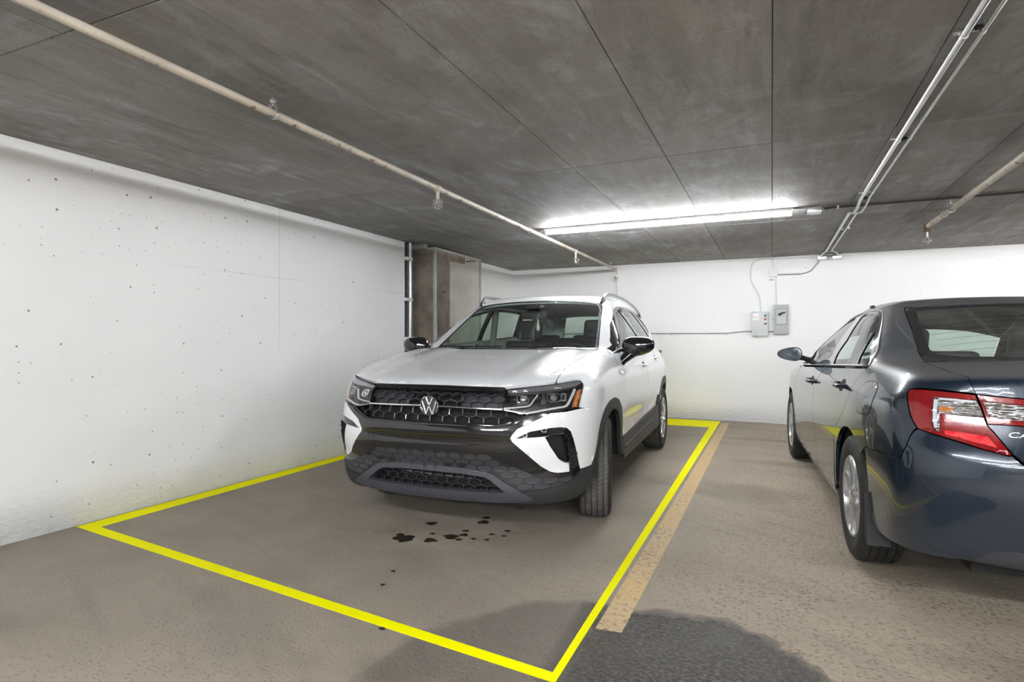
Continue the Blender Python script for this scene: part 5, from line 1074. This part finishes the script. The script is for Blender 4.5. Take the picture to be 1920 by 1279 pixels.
def sside(s):
    cq = lambda mp, pts: conv(F, mp, pts, M_Q)
    # upper body frame from windscreen pillar to the back of the roof, down to the belt
    belt_line = [(-1.62, 1.052), (-1.51, 1.037), (-.7, belt(-.7)-.012), (.2, belt(.2)-.012), (.90, belt(.90)-.012), (1.03, .96)]
    # quarter panel with the C pillar
    quarter = cq(M_SIDE, [(-1.062, .640), (-1.11, .668), (-1.30, .770), (-1.40, .860), (-1.43, .955), (-1.512, 1.036)])
    dq = cq(M_SIDE, [(-1.515, 1.047), (-1.40, 1.115), (-1.28, 1.180), (-1.10, 1.262), (-.92, 1.322), (-.70, 1.366), (-.45, 1.386), (-.15, 1.388), (.10, 1.374), (.28, 1.345), (.42, 1.300), (.62, 1.200), (.80, 1.075), (.93, .962)])
    front = to(M_Q, wsP)
    roofside = cq(M_TOP, [q for q in re_[1:-1]])
    quarter += dq+cq(M_SIDE, [(1.02, .955)])+front[::-1]+roofside[::-1]+to(M_Q, rgP)
    quarter += cq(M_TOP, [(.632, -1.742), (.653, -1.978), (.651, -2.153), (.626, -2.255)])+cq(M_RR, [(.565, 1.018), (.556, .998), (.544, .969)])
    quarter += cq(M_RR, [(.596, .975), (.650, .978), (.712, .978), (.742, .973), (.750, .956), (.740, .912), (.722, .856), (.697, .816)])
    quarter += cq(M_RR, [(.707, .802), (.716, .780), (.727, .734), (.745, .687), (.762, .677)])+cq(M_SIDE, [(-1.93, .666), (-1.775, .655)])
    quarter += cq(M_SIDE, [(-1.44+.375*math.cos(R(a)), .335+.370*math.sin(R(a))) for a in range(121, 20, -9) if .335+.37*math.sin(R(a)) > .63 and True][:0]+[(-1.70, .605+.0), (-1.66, .638), (-1.60, .668), (-1.52, .696), (-1.44, .705), (-1.34, .696), (-1.26, .670), (-1.19, .625), (-1.13, .57), (-1.09, .50), (-1.062, .40), (-1.055, .30), (-1.03, .30), (-1.035, .42), (-1.055, .56)])
    drape('rear_quarter', quarter, M_Q, F, M_blue, sed, gap=.0012, thick=.02, side=s, res=.026)
    drape('front_door', [(.90, belt(.90)-.016), (.97, .84), (1.02, .65), (1.025, .45), (.98, .27), (-.37, .262), (-.27, .45), (-.19, .60), (-.17, .78), (-.22, .87), (-.40, .97), (-.46, belt(-.46)-.016), (.2, belt(.2)-.016)], M_SIDE, F, M_blue, sed, gap=.0026, side=s)
    drape('rear_door', [(-.46, belt(-.46)-.016), (-.40, .97), (-.22, .87), (-.17, .78), (-.19, .60), (-.27, .45), (-.37, .262), (-.99, .262), (-1.02, .45), (-1.055, .60), (-1.11, .668), (-1.30, .770), (-1.40, .860), (-1.43, .955), (-1.505, 1.030), (-.9, belt(-.9)-.016)], M_SIDE, F, M_blue, sed, gap=.0026, side=s)
    drape('front_fender', [(.90, belt(.90)-.010), (.97, .84), (1.02, .65), (1.025, .45), (.98, .27), (1.06, .27), (1.07, .42), (1.10, .52), (1.17, .62), (1.28, .69), (1.44, .71), (1.60, .69), (1.71, .62), (1.78, .52), (1.81, .40), (1.83, .30), (2.15, .30), (2.2, .60), (2.15, .74), (1.6, .86), (1.05, .952)], M_SIDE, F, M_blue, sed, gap=.0026, side=s)
    drape('rocker', [(1.06, .262), (-1.02, .255), (-1.05, .20), (-1.0, .175), (1.0, .175), (1.08, .21)], M_SIDE, F, M_blue, sed, gap=.001, side=s)
    drape('window_surround', dlo_s, M_SIDE, F, M_gloss, sed, off=-.003, thick=.01, holes=[sg1, sg2, sg3], side=s, res=.02)
    for gg, nm in ((sg1, 'front_side_window'), (sg2, 'rear_side_window'), (sg3, 'quarter_window')): drape(nm, gg, M_SIDE, F, M_sglass, sed, off=-.008, thick=0, side=s)
    ribbon('chrome_belt_moulding', [(x, belt(x)+.002) for x in np.linspace(.88, -1.50, 40)], M_SIDE, F, M_chrome, sed, .012, .005, .001, s)
    ribbon('chrome_window_arch', [q for q in dlo_s[:-2]], M_SIDE, F, M_satin, sed, .010, .005, .0015, s)
    for ln in ([(.90, .93), (.97, .84), (1.02, .65), (1.025, .45), (.98, .28)], [(-.46, .985), (-.40, .97), (-.22, .87), (-.17, .78), (-.19, .60), (-.27, .45), (-.37, .27)], [(-1.505, 1.02), (-1.43, .955), (-1.40, .860), (-1.30, .770), (-1.11, .668)]): ribbon('door_gap_shade', ln, M_SIDE, F, M_liner, sed, .018, .002, -.008, s)  # black strips below the door gaps, painting in their shade
    for ln in ([(.632, -1.742), (.653, -1.978), (.651, -2.153), (.626, -2.255)],): ribbon('boot_gap_shade', ln, M_TOP, F, M_liner, sed, .018, .002, -.008, s)  # black strip below the boot lid gap, its shade put in as colour
    # fuel flap
    if s > 0:
        fd = rnd([(-1.600, .966), (-1.785, .984), (-1.868, .945), (-1.840, .835), (-1.790, .812), (-1.640, .806), (-1.598, .830)], 2, .2)
        drape('fuel_flap_gap', fd, M_SIDE, F, M_liner, sed, off=.0008, thick=0, res=.02, holes=[inset(fd, .0045)])
        drape('fuel_flap', inset(fd, .0045), M_SIDE, F, M_blue, sed, off=.0016, thick=0, res=.025)
    for x, z in ((-.06, .872), (-1.18, .918)):
        P, N = lay(F, M_SIDE, [(x, z)]); y = P[0][1]; pts = [(x+.10, s*(y-.008), z+.002), (x+.085, s*(y+.030), z+.003), (x, s*(y+.042), z), (x-.085, s*(y+.034), z-.002), (x-.10, s*(y-.008), z-.002)]
        MB().tube(bend(pts, .025, 4), [.017]*len(bend(pts, .025, 4)), 12, ell=.8).build('door_handle', M_blue, sed, True)
        drape('handle_cup', [(x+.062*math.cos(a), z+.036*math.sin(a)) for a in [2*math.pi*k/20 for k in range(20)]], M_SIDE, F, M_liner, sed, off=.0008, thick=0, side=s, res=.02)
    # mirror
    mx, my, mz = .655, .985, 1.058
    bm = bmesh.new(); bmesh.ops.create_uvsphere(bm, u_segments=28, v_segments=16, radius=1)
    for v in bm.verts:
        x, y, z = v.co; sg = lambda q, p: math.copysign(abs(q)**p, q); y2 = sg(y, .8); z2 = sg(z, .8)
        v.co = Vector((mx+(x*.075 if x > 0 else x*.022), s*(my+y2*.100), mz+z2*.058*(1-.32*y2)))
    if s < 0: bmesh.ops.reverse_faces(bm, faces=bm.faces[:])
    me = bpy.data.meshes.new('mirror_cap'); bm.to_mesh(me); bm.free(); me.materials.append(M_blue); me.polygons.foreach_set('use_smooth', [True]*len(me.polygons)); mc = bpy.data.objects.new('mirror_cap', me); COL.objects.link(mc); mc.parent = sed
    def mo(k, x): return [Vector((x, s*(my+k*.098*math.copysign(abs(math.cos(a))**.8, math.cos(a))), mz+k*.056*math.copysign(abs(math.sin(a))**.8, math.sin(a))*(1-.32*math.cos(a)))) for a in [2*math.pi*q/28 for q in range(28)]]
    a_ = mo(1.0, mx-.014); b_ = mo(1.0, mx-.028); c_ = mo(.90, mx-.028); link_mesh('mirror_rim', a_+b_+c_, [(k, (k+1) % 28, 28+(k+1) % 28, 28+k) for k in range(28)]+[(28+k, 28+(k+1) % 28, 56+(k+1) % 28, 56+k) for k in range(28)], M_dark, mc)
    link_mesh('mirror_glass', mo(.905, mx-.0275), [tuple(range(28))[::-s]], mat('dark_mirror_glass', (.16, .19, .22), .06, .9) if s > 0 else bpy.data.materials['dark_mirror_glass'], mc)
    MB().tube([(.68, s*.815, 1.000), (.675, s*.86, 1.018), (.665, s*.90, 1.030)], [.034, .026, .03], 12, ell=.8).build('mirror_arm', M_dark, sed, True)
    drape('mirror_sail', [(.93, .965), (.80, 1.075), (.74, 1.05), (.70, .968)], M_SIDE, F, M_dark, sed, off=.003, side=s)
    # tail lamps
    lo = [(.745, .956), (.739, .969), (.714, .973), (.650, .973), (.596, .970), (.546, .964), (.537, .935), (.514, .855), (.503, .837), (.492, .821), (.472, .789), (.449, .751), (.456, .747), (.517, .762), (.584, .783), (.656, .803), (.692, .814), (.717, .856), (.735, .912)]
    co = [(.659, .944), (.649, .948), (.595, .947), (.544, .944), (.531, .913), (.521, .878), (.574, .880), (.634, .884), (.630, .807), (.639, .814), (.652, .832)]
    hl = drape('tail_lamp', lo, M_RR, F, M_tredrefl, sed, off=-.022, thick=-.02, gap=.001, side=s, res=.02)
    drape('red_lens', lo, M_RR, F, M_tred, hl, off=.003, thick=.004, gap=.0015, side=s, res=.018, holes=[co])
    drape('clear_lens', co, M_RR, F, M_lamp_clear, hl, off=.0025, thick=0, side=s, res=.018)
    drape('clear_reflector', co, M_RR, F, M_ribs, hl, off=-.010, thick=0, side=s, res=.02)
    drape('red_reflector', [(.615, .818), (.562, .815), (.508, .808), (.484, .771), (.543, .785), (.613, .803)], M_RR, F, M_tbright, hl, off=.0042, thick=.002, side=s, res=.02)
    ribbon('light_guide', [(.650, .938), (.650, .90), (.648, .86), (.640, .825)], M_RR, F, M_lightguide, hl, .014, .006, -.004, s)
    ribbon('light_guide', [(.640, .942), (.60, .941), (.550, .938)], M_RR, F, M_lightguide, hl, .010, .005, -.004, s)
    drape('amber_bulb_cover', [(.640, .905), (.63, .915), (.60, .908), (.61, .892), (.637, .892)], M_RR, F, M_amber, hl, off=-.006, thick=0, side=s)
    li = [(.542, .965), (.494, .961), (.430, .957), (.27, .950), (.27, .857), (.428, .857), (.475, .857), (.511, .856), (.533, .936)]
    ci = [(.527, .943), (.478, .938), (.429, .933), (.30, .927), (.30, .876), (.428, .876), (.476, .878), (.508, .880)]
    hi = drape('lid_lamp', li, M_RR, F, M_tredrefl, sed, off=-.022, thick=-.02, gap=.001, side=s, res=.02)
    drape('red_lens', li, M_RR, F, M_tred, hi, off=.003, thick=.004, gap=.0015, side=s, holes=[ci], res=.018)
    drape('clear_lens', ci, M_RR, F, M_lamp_clear, hi, off=.0025, thick=0, side=s, res=.018)
    drape('clear_reflector', ci, M_RR, F, M_ribs, hi, off=-.010, thick=0, side=s, res=.02)
    arch_liner(sed, -1.44, .885, s, .385); arch_liner(sed, 1.44, .885, s, .385)
    # mud flap behind the rear wheel
    fl = [(-1.795, .43), (-1.815, .445), (-1.835, .30), (-1.86, .16), (-1.845, .13), (-1.82, .13), (-1.80, .25)]
    MB().prism([(a, max(z, .20)) for a, z in fl], s*.80, s*.898, Matrix(((1, 0, 0, 0), (0, 0, 1, 0), (0, 1, 0, 0), (0, 0, 0, 1)))).build('mud_flap', M_dark, sed)
def gmat(name, col, rough, coat, bs, sc, metal=0):
    g = G(name); g.b.inputs['Base Color'].default_value = (*col, 1); g.b.inputs['Roughness'].default_value = rough; g.b.inputs['Coat Weight'].default_value = coat; g.b.inputs['Metallic'].default_value = metal
    v = g.vor(g.mapping(sc), 1.0); g.l(g.bump(v.outputs['Distance'], bs, .01), g.b.inputs['Normal']); return g.m
M_tred = mat('red_lamp_lens', (.22, .003, .005), .06, coat=1, spec=.6); M_tred.node_tree.nodes['Principled BSDF'].inputs['Alpha'].default_value = .88
M_tredrefl = gmat('red_faceted_reflector', (.42, .02, .02), .2, 1, .8, (60, 60, 60), .5)
M_tbright = gmat('bright_red_reflector', (.72, .012, .02), .35, .6, .3, (240, 240, 240))
M_ribs = gmat('silver_ribbed_reflector', (.80, .80, .80), .18, 0, 1.0, (30, 30, 120), .9)
both(sside)
# rear bumper, boot lid
bump_top = [(0, .700), (.35, .706), (.424, .717), (.447, .746), (.456, .744), (.517, .759), (.584, .780), (.656, .800), (.692, .811), (.705, .797), (.714, .776), (.725, .731), (.743, .685), (.760, .675)]
bside = conv(F, M_SIDE, [(-1.93, .664), (-1.775, .653), (-1.80, .60), (-1.815, .50), (-1.815, .40), (-1.82, .30)], M_RR)
bump_low = [(.98, .285), (.90, .290), (.80, .293), (.69, .297), (.60, .303), (.545, .325), (.505, .365), (.46, .385), (.30, .390), (0, .390)]
drape('rear_bumper', sym(bump_top+bside+bump_low), M_RR, F, M_blue, sed, gap=.001, thick=.03, res=.028, offf=lambda P: .010*np.clip(1-np.abs(P[:, 2]-.70)/.03, 0, 1)*np.clip(1.4-np.abs(P[:, 1])*2, 0, 1))
drape('bumper_insert', sym([(0, .392), (.30, .392), (.46, .387), (.507, .367), (.547, .327), (.602, .305), (.70, .298), (.80, .27), (.6, .235), (0, .235)]), M_RR, F, M_matte, sed, off=-.015, thick=.03)
li_hole = [(.543, .966), (.494, .962), (.430, .958), (.27, .951), (.27, .856), (.428, .856), (.475, .856), (.512, .855), (.534, .936)]
lid = conv(F, M_TOP, [(0, -1.90), (.25, -1.885), (.45, -1.84), (.60, -1.775), (.632, -1.742), (.653, -1.978), (.651, -2.153), (.626, -2.258)], M_TR)+conv(F, M_RR, [(.565, 1.018), (.556, .998), (.542, .962), (.530, .92), (.512, .852), (.490, .820), (.470, .788), (.446, .752), (.424, .728), (.35, .722), (0, .718)], M_TR)
hol = conv(F, M_RR, li_hole, M_TR)
drape('boot_lid', sym(lid), M_TR, F, M_blue, sed, gap=.0015, thick=.02, res=.022, holes=[hol, [(-a, b_) for a, b_ in hol][::-1]])
P, N = lay(F, M_RR, [(.463, .812), (.30, .812)], .0015); o0 = Vector(P[0]); ax = (Vector(P[1])-o0).normalized(); nz = Vector(N[0]); nz = (nz-ax*nz.dot(ax)).normalized(); up = nz.cross(ax)
Mt = Matrix.Translation(o0) @ Matrix((( ax.x, up.x, nz.x), (ax.y, up.y, nz.y), (ax.z, up.z, nz.z))).to_4x4()
text_mesh('CAMRY', .030, .0018, mat('bright_badge_silver', (.72, .73, .75), .3, .5), 'boot_lid_badge', sed, Mt, .25, 1.55)
# front end and underbody
drape('hood', sym([(0, 1.25), (.66, 1.10), (.70, 1.5), (.66, 1.95), (.50, 2.15), (0, 2.22)]), M_TOP, F, M_blue, sed, gap=.002, res=.05)
drape('front_bumper', sym([(0, .62), (.75, .62), (.80, .30), (0, .25)]), Ang(1.40, 1), F, M_blue, sed, res=.05)
drape('front_grille', sym([(0, .74), (.40, .74), (.44, .63), (0, .63)]), Ang(1.40, 1), F, M_dark, sed, off=-.004, res=.05)
both(lambda s: drape('front_lamp', [(.42, .74), (.72, .76), (.78, .68), (.46, .64)], Ang(1.40, 1), F, M_lamp_clear, sed, side=s, res=.05))
MB().box(-2.2, -1.0, -.60, .60, .24, .34).box(-1.02, 1.02, -.74, .74, .19, .28).box(1.0, 2.1, -.60, .60, .22, .32).box(-2.25, -1.75, -.55, .55, .3, .62).box(-1.86, -1.0, -.60, .60, .3, .92).build('underbody', M_liner, sed)
MB().box(-1.9, -1.3, -.66, .66, 1.00, 1.03).box(-1.3, .95, -.79, -.77, .28, .94).box(-1.3, .95, .77, .79, .28, .94).build('cabin_trim', M_trimgrey, sed)
dash = MB(); dash.prism([(1.15, .70), (1.18, .97), (.92, .99), (.72, .965), (.68, .90), (.75, .70)], -.70, .70, Matrix(((1, 0, 0, 0), (0, 0, 1, 0), (0, 1, 0, 0), (0, 0, 0, 1)))); dash.build('dashboard', M_trimgrey, sed)
for y in (-.36, .36): seat(sed, .10, y, .30, 1, M_seat, name='front_seat')
seat(sed, -.85, 0, .33, 1, M_seat, False, 1.24, 'rear_bench')
for y in (-.36, .36): MB().box(-.05, .05, -.125, .125, .0, .12, .035, Matrix.Translation((-1.22, y, 1.0))).build('rear_headrest', M_seat, sed, True)
MB().box(.40, .43, -.115, .115, 1.275, 1.335, .012).tube([(.42, 0, 1.33), (.44, 0, 1.39)], .01, 8).build('rear_view_mirror', M_dark, sed, True)
Mx = Matrix.Translation((.52, .36, .90)) @ Matrix.Rotation(R(-66), 4, 'Y'); MB().lathe([(.185+.014*math.cos(w), .014*math.sin(w)) for w in [2*math.pi*k/10 for k in range(10)]], 36, Mx, True).box(-.05, .05, -.17, .17, -.01, .01, M=Mx).build('steering_wheel', M_seat, sed, True)
both(lambda s: MB().tube([(-.34, s*.72, .92), (-.22, s*.53, 1.34)], .028, 8).build('inner_pillar', M_headliner, sed, True))
MB().box(-.04, .03, .475, .495, 1.41, 1.440, .004).build('roof_marker', M_dark, sed)
M_silver = mat('silver_painted_wheel_cover', (.52, .53, .55), .28, .75, coat=.5)
def sed_wheel(x, s):
    w = bpy.data.objects.new('wheel', None); COL.objects.link(w); w.parent = sed; w.location = (x, s*.797, .333); w.rotation_euler = (0, 0, math.pi if s < 0 else 0)
    tyre(w, .333, .205, .212, s, dusty=M_rubber); Q = Matrix.Rotation(R(-90), 4, 'X')
    MB().lathe([(.216, .060), (.217, .092), (.210, .098), (.202, .094), (.196, .072), (.185, .055), (.0, .050)], 64, Q).build('wheel_cover', M_silver, w, True)
    MB().lathe([(.178, .057), (.110, .060), (.070, .062)], 48, Q).build('cover_recess', M_dark, w, True)
    b = MB()
    for k in range(5):
        a = 2*math.pi*k/5+.2
        for q, wd in ((-.20, .020), (.20, .020)):
            def pt(r, t, y): return Vector((r*math.sin(t), y, r*math.cos(t)))
            secs = [(.052, a+q*.5, .090, .016), (.11, a+q*1.0, .087, .017), (.16, a+q*1.25, .084, .021), (.202, a+q*1.38, .090, .027)]; vs = []
            for (r, t, y, hw) in secs:
                d = hw/r; vs += [pt(r, t-d, y-.022), pt(r, t-d*.86, y-.002), pt(r, t, y+.004), pt(r, t+d*.86, y-.002), pt(r, t+d, y-.022)]
            fs = [(i*5+j, i*5+j+1, (i+1)*5+j+1, (i+1)*5+j) for i in range(3) for j in range(4)]; b.add(vs, fs)
        a2 = a+math.pi/5; vs = []
        for (r, hw, y) in ((.060, .010, .082), (.12, .012, .078), (.202, .017, .082)):
            d = hw/r; vs += [pt(r, a2-d, y-.018), pt(r, a2, y+.002), pt(r, a2+d, y-.018)]
        b.add(vs, [(i*3+j, i*3+j+1, (i+1)*3+j+1, (i+1)*3+j) for i in range(2) for j in range(2)])
    b.lathe([(0, .099), (.030, .098), (.036, .094), (.050, .092), (.062, .082), (.066, .06)], 40, Q); b.build('cover_spokes', M_silver, w, True)
    MB().lathe([(0, .1005), (.026, .0995), (.027, .098)], 30, Q).build('centre_cap', M_chrome, w, True)
for x in (-1.44, 1.44):
    for s in (1, -1): sed_wheel(x, s)
